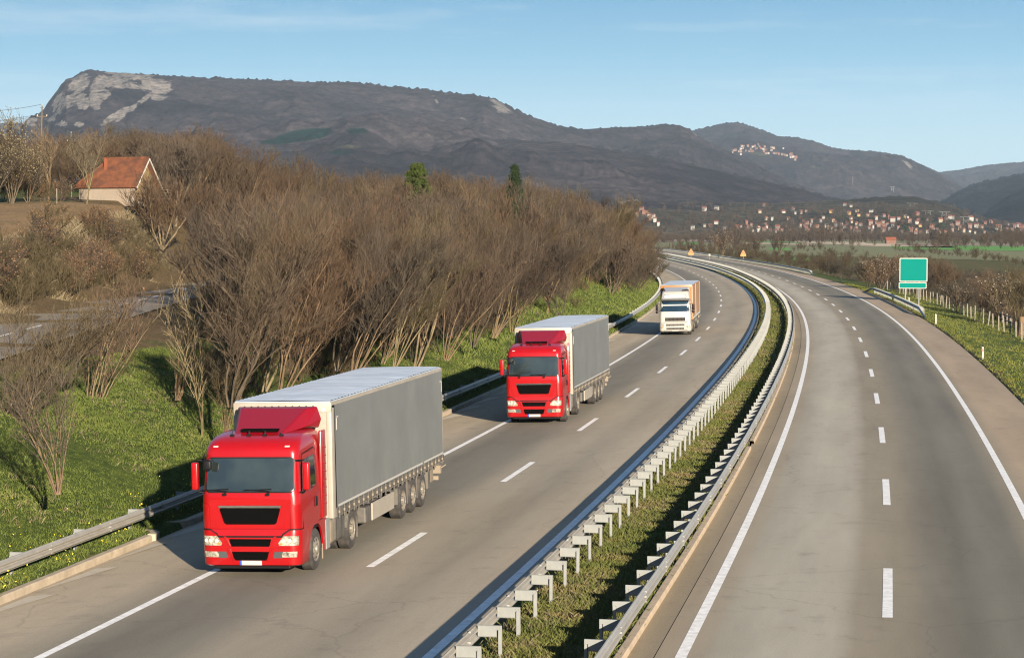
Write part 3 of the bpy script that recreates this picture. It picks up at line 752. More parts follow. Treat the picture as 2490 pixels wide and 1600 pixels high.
print('grass')
inb = lambda x, y: -40 < 1245+FPX*x/y < 1650
tufts('grass', field(26000, lambda y: X('lo', y)-LE-.45-r.random()**1.1*13, 43, 125, 1.35, gz, inb), M['grass'], .065, 9, 2, .009, .10)
tufts('grass', field(9000, lambda y: X('lo', y)-LE-.2-r.random()*9, 120, 330, 1.2, gz, inb), M['grass'], .25, 6, 3, .02, .16)
def mz(x, y): return .03
tufts('grass', field(11000, lambda y: X('li', y)+1.0+r.random()*(X('ri', y)-X('li', y)-2.3), 36, 130, 1.4, mz), M['grassM'], .12, 8, 4, .009, .09)
tufts('grass', field(4000, lambda y: X('li', y)+.6+r.random()*(X('ri', y)-X('li', y)-1.9), 125, 420, 1.2, mz), M['grassM'], .18, 6, 5, .02, .15)
tufts('straw', field(1500, lambda y: X('li', y)+1.0+r.random()*(X('ri', y)-X('li', y)-2.3), 36, 160, 1.3, mz, lambda x, y: vn(np.array([x*.5]), np.array([y*.35]))[0] > .5), M['straw'], .13, 7, 6, .008, .12)
tufts('grass', field(11000, lambda y: X('ro', y)+RE+.15+r.random()**1.2*11, 30, 330, 1.2, gz), M['grassR'], .14, 6, 7, .016, .14)
tufts('straw', field(1500, lambda y: X('lo', y)-LE-2-r.random()*11, 44, 200, 1.3, gz, lambda x, y: inb(x, y) and vn(np.array([x*.4]), np.array([y*.25]))[0] > .55), M['straw'], .13, 6, 8, .008, .12)
tufts('straw', field(3000, lambda y: SR(y)-7.4-r.random()*5, 95, 220, 1.1, gz, inb), M['straw'], .4, 6, 9, .02, .2)
M['yellow'] = mat('yellow_petals', (.55, .42, .015), .7)
fl = []
for cx, cy, n, s in ((-11.75, 47.3, 330, .6), (-12.2, 49.0, 200, .8), (-11.3, 53.5, 40, .7), (-10.9, 57.5, 46, .6), (-10.2, 62.5, 60, .8), (-9.6, 66, 40, .8), (-12.5, 55, 30, 1.2), (-8.5, 70, 24, 1)):
    for i in range(n):
        x, y = cx+r.normal(0, s*.6), cy+r.normal(0, s*1.3)
        if X('lo', y)-LE-x > .15: fl.append(Vector((x, y, gz(x, y)+r.uniform(.12, .42))))
V, F = leafmesh(fl, .026, 9); tag(npmesh('flowers', V, F, M['yellow']), kind='stuff')
tufts('weeds', [(p.x, p.y, p.z-.35) for p in fl[::2]], M['grass'], .22, 3, 12, .006, .03)
# ------------------------------------------------------------------ trucks (local frame: nose towards -Y, x to the viewer's right, front axle at y = 0)
M['red'] = mat('red_cab_paint', (.205, .0016, .0030), .3, spec=.3, var=.04, scale=1, coat=.45, dirt=(.13, .010, .010), dirtamt=.25)
M['redfair'] = mat('red_deflector_paint', (.155, .0012, .0055), .4, spec=.3, var=.05, scale=1, coat=.2)
M['whitep'] = mat('white_cab_paint', (.27, .262, .24), .35, var=.04, scale=1, coat=.4, dirt=(.18, .16, .13), dirtamt=.25)
M['offwhite'] = mat('white_trailer_frame', (.235, .21, .175), .5, var=.08, scale=2, dirt=(.16, .135, .10), dirtamt=.4)
M['black'] = mat('black_plastic', (.005, .005, .006), .5, spec=.15)
M['mesh'] = mat('black_grille_mesh', (.0015, .0015, .0015), .8, spec=.03)
M['trim'] = mat('dark_grey_trim', (.03, .03, .032), .6)
M['chrome'] = mat('polished_metal', (.5, .5, .5), .18, metal=1)
M['lamp'] = mat('headlamp_glass', (.24, .22, .18), .2, metal=.2, var=.75, scale=11, coat=.6)
M['orange_l'] = mat('amber_lens', (.45, .13, .02), .3, coat=1)
M['tyre'] = mat('tyre_rubber', (.018, .016, .015), .85, var=.2, scale=5, dirt=(.09, .075, .06), dirtamt=.5)
M['rim'] = mat('dusty_steel_rim', (.16, .145, .12), .5, metal=.25, var=.2, scale=6, dirt=(.14, .11, .08), dirtamt=.5)
M['tank'] = mat('beige_dusty_panel', (.15, .12, .085), .6, var=.15, scale=3, dirt=(.12, .09, .06), dirtamt=.4)
M['dgrey'] = mat('grey_dusty_plastic', (.05, .046, .04), .7, var=.15, scale=3, dirt=(.14, .12, .09), dirtamt=.4)
M['chassis'] = mat('black_chassis', (.018, .017, .016), .7, dirt=(.06, .05, .04), dirtamt=.5, scale=3)
M['curtain'] = mat('grey_pvc_curtain', (.106, .110, .107), .5, var=.10, scale=.8, dirt=(.10, .10, .094), dirtamt=.35)
M['roofw'] = mat('pale_translucent_roof', (.32, .36, .41), .45, var=.2, scale=1.1, dirt=(.27, .29, .32), dirtamt=.5, sx=(.35, 4, 1))
M['plate'] = mat('white_number_plate', (.30, .29, .27), .5); M['plateblue'] = mat('blue_plate_band', (.01, .05, .32), .5)
M['white'] = mat('white_strip', (.28, .27, .25), .6)
M['orange'] = mat('orange_body_panel', (.25, .088, .016), .5, var=.05, scale=1, dirt=(.25, .12, .05), dirtamt=.3)
M['orangeside'] = mat('orange_side_curtain', (.225, .118, .052), .6, var=.05, scale=.8, dirt=(.19, .11, .06), dirtamt=.3)
def m_glass(name, tint):
    m, nt, b = newmat(name); co = objco(nt)
    n = noi(nt, co, 1.1, 3, .5, (1, 1, 1.2)); c = mix(nt, 1.0, tint, ramp(nt, n, [(.35, (.6, .6, .63)), (.65, (1.25, 1.25, 1.2))]), 'MULTIPLY')
    nt.links.new(c, b.inputs['Base Color']); b.inputs['Roughness'].default_value = .06; b.inputs['IOR'].default_value = 1.6; b.inputs['Coat Weight'].default_value = 1; return m
M['glass'] = m_glass('windscreen_glass', (.017, .022, .021)); M['glassblue'] = m_glass('blue_black_windscreen', (.006, .016, .024)); M['glassside'] = m_glass('side_window_glass', (.004, .005, .006))

def loft(mb, rows, n=7, m=0, cap=True):
    """rows: (z, yfront, yback, halfwidth, r_front, r_back)"""
    vs = []
    for z, yf, yb, hw, rf, rb in rows:
        for sx, yy, r, a0 in ((1, yf, rf, -90), (1, yb, rb, 0), (-1, yb, rb, 90), (-1, yf, rf, 180)):
            for k in range(n):
                a = R(a0+90*k/(n-1)); cx = sx*(hw-r); cy = yf+r if yy == yf else yb-r
                vs.append((cx+r*math.cos(a), cy+r*math.sin(a), z))
    c = 4*n
    fs = [(i*c+k, i*c+(k+1) % c, (i+1)*c+(k+1) % c, (i+1)*c+k) for i in range(len(rows)-1) for k in range(c)]
    if cap: fs += [tuple(range(c-1, -1, -1)), tuple((len(rows)-1)*c+k for k in range(c))]
    return mb.add(vs, fs, m)
class Skin:
    def __init__(s, rows): s.r = rows; s.z = [q[0] for q in rows]
    def g(s, z, i): return float(np.interp(z, s.z, [q[i] for q in s.r]))
    def y(s, x, z):
        yf, hw, r = s.g(z, 1), s.g(z, 3), s.g(z, 4); e = abs(x)-(hw-r)
        return yf if e <= 0 else yf+r-math.sqrt(max(r*r-min(e, r)**2, 0))
def plate(sk, rows, t=.02, n=14, mb=None, m=0, sink=.06):
    """rows: (z, xl, xr): a raised piece following the front skin; t = how far it stands proud"""
    mb = mb or MB(); V = []; nr = len(rows)
    for z, xl, xr in rows:
        for k in range(n+1):
            x = xl+(xr-xl)*k/n; V.append((x, sk.y(x, z)-t, z))
    for z, xl, xr in rows:
        for k in range(n+1):
            x = xl+(xr-xl)*k/n; V.append((x, sk.y(x, z)+sink, z))
    c = n+1; F = []; o = nr*c
    for i in range(nr-1):
        for k in range(n):
            F.append((i*c+k, i*c+k+1, (i+1)*c+k+1, (i+1)*c+k))
        F.append((i*c, (i+1)*c, o+(i+1)*c, o+i*c)); F.append((i*c+n, o+i*c+n, o+(i+1)*c+n, (i+1)*c+n))
    for k in range(n):
        F.append((k, o+k, o+k+1, k+1)); i = (nr-1)*c; F.append((i+k, i+k+1, o+i+k+1, o+i+k))
    return mb.add(V, F, m)
def rrows(z0, z1, x0b, x1b, x0t, x1t, rc=.08):
    """plate rows of a trapezium with rounded corners"""
    out = []
    for f in (0, .3, .7, 1.0): out.append((z0+rc*f, rc*(1-f)**2))
    for f in (0, .25, .5, .75): pass
    for f in (1.0, .7, .3, 0): out.append((z1-rc*f, rc*(1-f)**2))
    res = []
    for z, ins in out:
        f = (z-z0)/(z1-z0); res.append((z, x0b+(x0t-x0b)*f+ins, x1b+(x1t-x1b)*f-ins))
    return res
def tyre_profile(w, ro, ri):
    return [(-w/2+.02, ri), (-w/2, ri+.04), (-w/2-.005, (ro+ri)/2), (-w/2+.015, ro-.03), (-w/2+.045, ro), (w/2-.045, ro), (w/2-.015, ro-.03), (w/2+.005, (ro+ri)/2), (w/2, ri+.04), (w/2-.02, ri)]
def wheel(parent, x, y, side, ro=.50, w=.32, kind='front', name='wheel'):
    e = bpy.data.objects.new(name, None); e.empty_display_size = .2; link(e, parent); e.location = (x, y, ro)
    key = (side, ro, w, kind)
    if key not in WM:
        t = MB().lathe_x(tyre_profile(w, ro, .29), 32)
        for g_ in (-.06, 0, .06): t.lathe_x([(g_-.006, ro+.001), (g_-.006, ro-.012), (g_+.006, ro-.012), (g_+.006, ro+.001)], 32)
        t = t.build('tyre', M['tyre'], e, smooth=35)
        rm = MB(); o = w/2
        if kind == 'front': pr = [(-o+.02, .30), (-.0, .29), (o-.04, .285), (o-.01, .30), (o-.005, .285), (o-.03, .26), (o-.02, .21), (o+.005, .17), (o+.01, .13), (o-.01, .115), (o+.045, .10), (o+.055, .0)]
        else: pr = [(-o+.02, .30), (0, .28), (o-.04, .285), (o-.01, .30), (o-.005, .285), (o-.05, .265), (o-.13, .24), (o-.15, .18), (o-.10, .155), (o-.10, .13), (o+.01, .12), (o+.03, .10), (o+.03, 0)]
        pr = [(a*side, b) for a, b in pr]; rm.lathe_x(pr, 28)
        for k in range(10):
            a = 2*math.pi*k/10; rr = .155; rm.lathe_x([(side*(o-.03), 0), (side*(o-.03), .016), (side*(o+.02), .014), (side*(o+.02), 0)], 6, mtx=Matrix.Translation((0, rr*math.cos(a), rr*math.sin(a))))
        for k in range(8):
            a = 2*math.pi*(k+.5)/8; rr = .225; xx = side*(o-.018 if kind == 'front' else o-.128)
            rm.lathe_x([(xx-side*.02, 0), (xx-side*.02, .026), (xx, .026), (xx, 0)], 8, m=1, mtx=Matrix.Translation((0, rr*math.cos(a), rr*math.sin(a))))
        rm = rm.build('rim', [M['rim'], M['black']], e, smooth=35); WM[key] = (t, rm)
    else:
        for q in WM[key]: c = q.copy(); col.objects.link(c); c.parent = e
    return e
WM = {}
def mirror(root, side, x, y, z0, z1, m, arm_m, w=.20, two=False):
    e = MB(); x0, x1 = (x, x+w) if side > 0 else (x-w, x)
    e.rbox(x0, x1, y-.10, y+.06, z0, z1, .035, 3, 0); e.box(x0+.015, x1-.015, y+.058, y+.064, z0+.04, z1-.04, 1)
    o = e.build('side_mirror', [m, M['glassside']], root, smooth=40)
    if two:
        MB().rbox(x0, x1, y-.10, y+.06, z0-.24, z0-.03, .03, 2).build('mirror_housing', m, o, smooth=40)
    a = MB(); ix = -side*.24
    a.tube([((x0+x1)/2-side*.02, y, z1-.03), ((x0+x1)/2-side*.05, y+.0, z1+.05), (x-side*.30, y+.10, z1+.02)], .022); a.build('mirror_arm', arm_m, o, smooth=40); a = MB()
    a.tube([((x0+x1)/2-side*.02, y, z0+.03), ((x0+x1)/2-side*.08, y+.02, z0-.07), (x-side*.30, y+.12, z0-.06)], .022)
    a.build('mirror_arm', arm_m, o, smooth=40)
    return o

def curtain_mesh(x, y0, y1, z0, z1, side, parent, m):
    ys = np.arange(y0, y1+.001, .1); zs = np.linspace(z0, z1, 14); r = np.random.default_rng(4); V = []
    for z in zs:
        for y in ys:
            pil = .010*math.cos((y-y0)/3.4*2*math.pi)+.006*(vn(np.array([y*1.7]), np.array([z*.8]))[0]-.5)
            tight = .007*math.sin(y*11)*max(0, 1-(z-z0)/.35)+.005*math.sin(y*3.1+z*1.3)
            V.append((x+side*(pil+tight), y, z))
    return npmesh('curtain', V, grid_faces(len(zs), len(ys)), m, parent, smooth=True)

def semitrailer(root, yf, L_=13.6, zb=1.07, zt=4.0, hw=1.275, cur=None, pillar=None, roofm=None, kind='grey'):
    fr = MB()
    # headboard and corner pillars, rear frame, roof edge rails
    fr.box(-hw+.02, hw-.02, yf, yf+.06, zb, zt-.20)
    for s in (-1, 1):
        fr.rbox(s*hw-.13 if s > 0 else -hw, hw if s > 0 else -hw+.13, yf-.02, yf+.30 if kind == 'grey' else yf+.06, zb-.02, zt-.16, .02, 2)
        fr.rbox(s*hw-.11 if s > 0 else -hw, hw if s > 0 else -hw+.11, yf+L_-.10, yf+L_, zb-.05, zt-.12, .015, 1)
        fr.box(s*hw-.05 if s > 0 else -hw-.004, hw+.004 if s > 0 else -hw+.05, yf+.02, yf+L_, zt-.10, zt-.015)
    fr.rbox(-hw, hw, yf-.03, yf+.10, zt-.27, zt-.01, .02, 2)
    fr.box(-hw, hw, yf+L_-.06, yf+L_, zt-.16, zt-.01); fr.box(-hw+.1, hw-.1, yf+L_-.05, yf+L_-.02, zb, zt-.15)
    fo = fr.build('trailer_frame', pillar, root, smooth=40)
    rv_ = MB()
    for k in range(11):
        x = -hw+.30+k*(2*hw-.60)/10.9; rv_.lathe_x([(0, 0), (0, .036), (.02, .026), (.02, 0)], 8, mtx=Matrix.Translation((x, yf-.03, zt-.13)) @ Matrix.Rotation(R(-90), 4, 'Z'))
    if kind == 'grey': rv_.build('rivet', M['black'], fo)
    # roof sheet with crossbars showing as shallow ribs
    rf = MB(); ny = 40; vs = []
    for j in range(ny*2+1):
        y = yf+.02+(L_-.04)*j/(ny*2); zz = zt+.012+(.022 if j % 2 else 0)
        for k in range(9):
            x = (-1+2*k/8)*(hw-.03); vs.append((x, y, zz+.02*(1-(x/hw)**2)+random.uniform(-.003, .003)))
    rf.add(vs, [tuple(f) for f in grid_faces(ny*2+1, 9)]); rf.box(-hw+.03, hw-.03, yf+.02, yf+L_-.02, zt-.02, zt+.008)
    rf.build('roof', roofm, root)
    # floor and side rail
    MB().box(-hw+.01, hw-.01, yf+.05, yf+L_-.02, zb-.02, zb+.12).build('floor', M['offwhite'] if kind == 'grey' else M['galv2'], root)
    for s in (-1, 1):
        c = curtain_mesh(s*hw, yf+.30 if kind == 'grey' else yf+.07, yf+L_-.10, zb+.20, zt-.10, s, root, cur)
        if kind == 'grey':
            MB().box(s*hw-.004 if s > 0 else -hw-.016, hw+.016 if s > 0 else -hw+.004, yf+.42, yf+L_-.08, zb+.23, zb+.285).build('reflective_strip', M['white'], c)
            bracket = MB()
            for y0_, y1_, z0_, z1_ in ((yf+.44, yf+.48, zt-.75, zt-.42), (yf+.44, yf+.62, zt-.44, zt-.40), (yf+L_-.16, yf+L_-.12, zt-.75, zt-.42), (yf+L_-.34, yf+L_-.16, zt-.44, zt-.40)):
                bracket.box(s*hw-.004 if s > 0 else -hw-.018, hw+.018 if s > 0 else -hw+.004, y0_, y1_, z0_, z1_)
            bracket.build('corner_marking', M['white'], c)
        sk_ = MB(); sk_.box(s*hw-.05 if s > 0 else -hw-.012, hw+.012 if s > 0 else -hw+.05, yf+.32, yf+L_-.1, zb+.0, zb+.20)
        for k in range(26):                    # the curtain's lower hem hangs in folds between the straps
            y = yf+.45+k*(L_-.8)/25; sk_.box(s*(hw+.022)-.012, s*(hw+.022)+.012, y+.10, y+.30, zb+.04, zb+.19)
        sk_.build('curtain_hem', M['dgrey'] if kind == 'grey' else M['galv2'], root)
        if kind == 'grey':
            X0 = s*(hw+.035); st = MB(); st.box(X0-.012, X0+.012, -.02, .02, zb-.06, zb+.23); st.rbox(X0-.022, X0+.022, -.026, .026, zb+.06, zb+.135, .008, 1, 1)
            st = st.build('buckle_strap', [M['dgrey'], M['tank']], root)
            for k in range(26):
                q = st if k == 0 else st.copy()
                if k: col.objects.link(q); q.parent = root
                q.location = (0, yf+.45+k*(L_-.8)/25, 0)
    # chassis beams, landing legs, bumper, axle group
    ch = MB(); ch.box(-.55, -.42, yf+.4, yf+L_-.3, zb-.42, zb-.02); ch.box(.42, .55, yf+.4, yf+L_-.3, zb-.42, zb-.02)
    for k in range(9): ch.box(-hw+.05, hw-.05, yf+1.2+k*1.4, yf+1.28+k*1.4, zb-.16, zb-.03)
    for s in (-1, 1): ch.box(s*.78-.06, s*.78+.06, yf+2.75, yf+2.87, .35, zb-.02); ch.box(s*.78-.12, s*.78+.12, yf+2.70, yf+2.92, .33, .37)
    ch.build('trailer_chassis', M['chassis'], root)
    rb = MB(); rb.rbox(-1.15, 1.15, yf+L_-.28, yf+L_-.16, .48, .62, .02, 1); rb.rbox(.80, 1.22, yf+L_-.25, yf+L_-.05, .68, .95, .02, 1); rb.rbox(-1.22, -.80, yf+L_-.25, yf+L_-.05, .68, .95, .02, 1); rb.tube([(1.2, yf+L_-.1, .85), (1.36, yf+L_-.06, .95)], .02)
    rb.build('rear_bumper', M['tank'], root)
    return fo
def side_guard(root, y0, y1, zb=1.07):
    for s in (-1, 1):
        g = MB(); g.rbox(s*1.2-.03, s*1.2+.03, y0, y1, .42, .90, .02, 1); g.build('side_guard', M['offwhite'], root)
        b = MB(); b.rbox(s*.95-.24, s*.95+.24, y0-.62, y0-.03, .42, .86, .05, 2); b.build('pallet_box', M['dgrey'], root)
def chassis_tractor(root, ax=3.6, yend=4.4):
    c = MB(); c.box(-.46, -.36, -.9, yend, .62, .88); c.box(.36, .46, -.9, yend, .62, .88); c.box(-.9, .9, ax-.06, ax+.06, .44, .56); c.box(-.95, .95, -.06, .06, .44, .54); c.rbox(-.45, .45, ax-.55, ax+.45, .93, 1.02, .03, 1)
    c.box(-1.0, 1.0, -1.2, .8, .55, 1.15)
    c.build('chassis', M['chassis'], root)

def fuel_tanks(root):
    for s in (1, -1):
        o = MB(); o.rbox(s*.98-.26, s*.98+.26, 1.30, 1.78, .40, 1.05, .12, 4); o.build('fuel_tank', M['tank'], root, smooth=40)
        o = MB(); o.rbox(s*.98-.25, s*.98+.25, 1.82, 2.92, .38, 1.10, .14, 4)
        for y in (2.05, 2.6): o.rbox(s*.98-.262, s*.98+.262, y-.03, y+.03, .375, 1.108, .14, 4)
        o.build('storage_box', M['dgrey'], root, smooth=40)

def fender(root, y, s, ro=.50, w=.55, m=None, z0=.62):
    f = MB(); pts = []
    for k in range(11):
        a = R(10+160*k/10); pts.append((math.cos(a)*(ro+.10), math.sin(a)*(ro+.10)))
    x0, x1 = s*1.24, s*(1.24-w); V = []
    for r_ in (1.0, .965):
        for a, b in pts: V += [(x0, y-a*r_, ro+b*r_), (x1, y-a*r_, ro+b*r_)]
    n = len(pts); F = []
    for k in range(n-1):
        F.append((2*k, 2*k+1, 2*k+3, 2*k+2)); q = 2*n; F.append((q+2*k, q+2*k+2, q+2*k+3, q+2*k+1)); F.append((2*k, 2*k+2, q+2*k+2, q+2*k))
    f.add(V, F)
    f.box(min(x0, x1)+.02, max(x0, x1)-.02, y+ro+.085, y+ro+.10, .22, .72)     # mud flap
    return f.build('mudguard', m or M['dgrey'], root)

def red_truck():
    root = empty('semi_truck')
    rows = [(1.18, -1.40, .90, 1.215, .20, .05), (1.55, -1.42, .91, 1.225, .22, .05), (1.95, -1.42, .92, 1.22, .22, .06), (2.06, -1.40, .92, 1.20, .22, .06), (2.5, -1.33, .92, 1.185, .21, .06), (2.93, -1.24, .92, 1.165, .20, .06),
            (3.02, -1.24, .92, 1.165, .21, .06), (3.14, -1.17, .92, 1.15, .24, .08), (3.25, -1.03, .92, 1.13, .30, .10), (3.33, -.84, .92, 1.09, .36, .12), (3.39, -.58, .90, 1.02, .40, .16), (3.42, -.30, .85, .93, .40, .2)]
    cab = MB(); loft(cab, rows); body = cab.build('cab', M['red'], root, smooth=50); sk = Skin(rows)
    # windscreen in its black surround, wipers, sun blind
    plate(sk, rrows(2.055, 2.90, -1.12, 1.12, -1.10, 1.10, .10), .008, 20).build('windscreen_seal', M['black'], root, smooth=40)
    ws = plate(sk, rrows(2.09, 2.87, -1.085, 1.085, -1.065, 1.065, .09), .018, 20).build('windscreen', M['glass'], root, smooth=40)
    for x0 in (-.62, .45):
        w = MB(); y = sk.y(x0, 2.06); w.tube([(x0, y-.05, 2.04), (x0+.06, y-.06, 2.10), (x0-.55, sk.y(0, 2.14)-.05, 2.135)], .014, 6); w.tube([(x0-.6, sk.y(0, 2.14)-.04, 2.115), (x0+.1, sk.y(0, 2.14)-.045, 2.15)], .014, 6)
        w.rbox(x0-.05, x0+.05, y-.08, y-.01, 1.99, 2.05, .015, 1); w.build('wiper', M['black'], root)
    dash = MB(); plate(sk, [(2.10, -1.0, 1.0), (2.20, -.98, .98)], .02, 14, dash); 
    # front flap line and the big black grille with its bright bar
    plate(sk, rrows(1.13, 1.90, -.80, .80, -1.05, 1.05, .06), .012, 16).build('front_flap', M['red'], root, smooth=50)
    gr = plate(sk, rrows(1.30, 1.70, -.64, .64, -.765, .765, .05), .024, 14).build('grille', M['mesh'], root)
    plate(sk, [(1.70, -.77, .77), (1.755, -.775, .775)], .04, 10).build('grille_bar', M['chrome'], root)
    for (xa, za, xb, zb_) in ((-.66, 1.28, -.78, 1.72), (.66, 1.28, .78, 1.72)):
        plate(sk, [(za, min(xa, xa+.03*np.sign(-xa)), max(xa, xa+.03*np.sign(-xa))), (zb_, min(xb, xb+.03*np.sign(-xb)), max(xb, xb+.03*np.sign(-xb)))], .02, 2).build('grille_surround', M['red'], root)
    # seam between the upper panel and the bumper, dipping in a shallow V
    vs = MB()
    pts = [(-1.20, 1.17), (-.97, 1.17), (-.80, 1.02), (0, 1.01), (.80, 1.02), (.97, 1.17), (1.20, 1.17)]
    # corner air deflectors
    for s in (-1, 1):
        xs = sorted((s*1.00, s*1.222)); plate(sk, [(1.20, *xs), (1.24, *xs), (1.72, *xs), (1.78, *sorted((s*1.08, s*1.222)))], .03, 8).build('air_deflector', M['red'], root, smooth=50)
    # lower front: bumper shell with openings
    br = [(.29, -1.37, -.62, 1.17, .26, .03), (.33, -1.44, -.62, 1.215, .27, .03), (.58, -1.47, -.62, 1.23, .27, .03), (.82, -1.47, -.62, 1.235, .27, .03), (1.05, -1.46, -.62, 1.235, .25, .03), (1.16, -1.44, -.62, 1.23, .23, .03)]
    bp = MB(); loft(bp, br); bpo = bp.build('bumper', M['red'], root, smooth=50); bs = Skin(br)
    plate(bs, [(1.155, -1.20, 1.20), (1.19, -1.20, 1.20)], -.02, 20, sink=.10).build('bumper_seam', M['black'], root)
    plate(bs, [(.99, -.79, .79), (1.05, -.82, .82), (1.12, -.92, .92), (1.185, -1.03, 1.03)], .010, 12).build('seam_shadow_gap', M['black'], root)
    plate(bs, [(1.035, -.77, .77), (1.09, -.81, .81), (1.19, -.97, .97)], .034, 12).build('front_flap_lip', M['red'], root)
    plate(bs, [(.775, -.46, .46), (.80, -.48, .48), (.94, -.52, .52), (.955, -.51, .51)], .010, 10).build('air_intake', M['mesh'], root)
    plate(bs, [(.44, -.38, .38), (.50, -.42, .42), (.65, -.46, .46)], .010, 10).build('air_intake', M['mesh'], root)
    for s in (-1, 1):
        d = MB(); plate(bs, [(.80, *sorted((s*.50, s*.535))), (1.02, *sorted((s*.60, s*.66)))], .03, 3, d); plate(bs, [(.42, *sorted((s*.40, s*.43))), (.72, *sorted((s*.50, s*.56)))], .03, 3, d)
        d.build('intake_rib', M['red'], root)
        plate(bs, [(.735, -.99*1, .99*1), (.775, -.99, .99)], .016, 12, None).build('bumper_bar', M['red'], root) if s > 0 else None
        # headlamps
        hl = MB(); plate(bs, [(.80, *sorted((s*.72, s*1.17))), (.86, *sorted((s*.70, s*1.18))), (1.00, *sorted((s*.80, s*1.18))), (1.03, *sorted((s*.84, s*1.17)))], .018, 10, hl)
        h = hl.build('headlight', M['lamp'], root, smooth=50)
        hb = MB(); 
        for xx, zz in ((.83, .91), (.98, .92), (1.09, .92)): hb.lathe_x([(0, 0), (0, .052), (.012, .046), (.014, 0)], 12, mtx=Matrix.Translation((s*xx, bs.y(s*xx, zz)-.018, zz)) @ Matrix.Rotation(R(-90), 4, 'Z'))
        hb.build('reflector', M['white'], h, smooth=40)
        plate(bs, [(.82, *sorted((s*.74, s*.80))), (.86, *sorted((s*.73, s*.80)))], .024, 3).build('indicator', M['orange_l'], h)
        plate(bs, [(.50, *sorted((s*.56, s*.80))), (.655, *sorted((s*.60, s*.80)))], .012, 4).build('fog_lamp_housing', M['trim'], root)
        plate(bs, [(.52, *sorted((s*.79, s*1.13))), (.56, *sorted((s*.78, s*1.14))), (.655, *sorted((s*.81, s*1.15)))], .018, 8).build('fog_lamp', M['lamp'], root, smooth=50)
    pl = plate(bs, [(.325, -.27, .27), (.435, -.27, .27)], .02, 4).build('number_plate', M['plate'], root)
    plate(bs, [(.325, -.27, -.225), (.435, -.27, -.225)], .024, 1).build('blue_band', M['plateblue'], pl)
    MB().rbox(-.95, .95, -1.36, -.7, .22, .31, .03, 2).build('bumper_apron', M['black'], root)
    # roof marker lamps, visor line, deflector
    for s in (-1, 1):
        plate(sk, [(3.13, *sorted((s*.83, s*.95))), (3.165, *sorted((s*.83, s*.95)))], .02, 2).build('marker_lamp', M['white'], root)
    df = MB()
    V = [(-.57, -.66, 3.36), (.57, -.66, 3.36), (.84, .80, 3.90), (-.84, .80, 3.90), (1.03, 1.16, 3.92), (-1.03, 1.16, 3.92), (1.12, 1.20, 3.60), (-1.12, 1.20, 3.60), (.96, .55, 3.50), (-.96, .55, 3.50), (1.05, 1.18, 3.38), (-1.05, 1.18, 3.38)]
    Fc = [(0, 1, 2, 3), (3, 2, 4, 5), (1, 8, 6, 4, 2), (0, 3, 5, 7, 9), (8, 10, 6), (9, 7, 11), (4, 6, 10, 11, 7, 5), (1, 0, 9, 11, 10, 8)]
    df.add(V, Fc); dfo = df.build('roof_deflector', M['redfair'], root)
    bv = dfo.modifiers.new('b', 'BEVEL'); bv.width = .035; bv.segments = 3; bv.limit_method = 'ANGLE'
    sl2 = MB(); sl2.box(-.46, .46, -.515, -.2, 3.43, 3.50).build('deflector_slot', M['mesh'], dfo)  # solid block; the slot's dark recess is only painted in as black
    for x in (-.62, -.2, .2, .62):
        an = MB(); an.rbox(x-.05, x+.05, -.76, -.66, 3.33, 3.40, .015, 1); an.tube([(x, -.71, 3.38), (x+.01, -.70, 3.48)], .012, 6); an.build('roof_fitting', M['black'], root)
    # doors, windows, rear collar
    for s in (1, -1):
        xo = lambda z: s*(sk.g(z, 3)+.004)
        def side_panel(name, poly, m, t=.012, parent=root):
            mb = MB(); n = len(poly); V = [(xo(z), y, z) for y, z in poly]+[(xo(z)+s*t, y, z) for y, z in poly]
            mb.add(V, [tuple(range(n)), tuple(range(2*n-1, n-1, -1))]+[(i, n+i, n+(i+1) % n, (i+1) % n) for i in range(n)]); return mb.build(name, m, parent)
        side_panel('door_seam', [(-1.08, 1.10), (.27, 1.10), (.27, 2.95), (.10, 3.02), (-.92, 2.95), (-1.14, 2.2)], M['black'], .006)
        dr = side_panel('door', [(-1.05, 1.12), (.245, 1.12), (.245, 2.93), (.09, 2.99), (-.90, 2.925), (-1.11, 2.2)], M['red'], .014)
        wn = side_panel('side_window', [(-1.04, 2.13), (-.5, 2.0), (.10, 2.10), (.13, 2.78), (.08, 2.84), (-.88, 2.80)], M['glassside'], .020, dr)
        hd = MB(); hd.rbox(s*1.235-.02, s*1.235+.02, -.02, .16, 1.56, 1.80, .02, 2); hd.build('door_handle', M['black'], dr)
        # body side below the door: skirt with the wheel arch cut out of it
        arch = [(math.cos(R(a))*.63, .52+math.sin(R(a))*.63) for a in range(168, 11, -12)]
        poly = [(-.66, 1.17), (-.66, .62)]+[(max(y, -.62), z) for y, z in arch if z > .55]+[(.66, .40), (.94, .36), (.94, 1.17)]
        sp = MB(); sp.prism(poly, s*1.19, s*1.238, 'x'); sp.build('side_skirt', M['red'], root)
        st = MB(); st.rbox(s*1.22-.03, s*1.22+.035, .86, 1.24, .36, 1.12, .02, 1); st.build('side_step', M['galv2'], root)
        # stepped air collar behind the door
        cl = MB(); cl.rbox(s*1.205-.03, s*1.205+.045, .60, 1.06, 1.18, 3.36, .03, 2)
        for k in range(8): cl.rbox(s*1.255-.012, s*1.255+.012, .66, 1.0, 1.5+k*.2, 1.55+k*.2, .01, 1)
        cl.build('side_fairing', M['red'], root, smooth=40)
        MB().rbox(s*1.0-.21, s*1.0+.21, -.60, .62, 1.02, 1.10, .02, 1).build('wheel_arch_liner', M['black'], root)
        mirror(root, s, s*1.30, -1.28, 2.12, 2.78, M['red'], M['black'], .165)
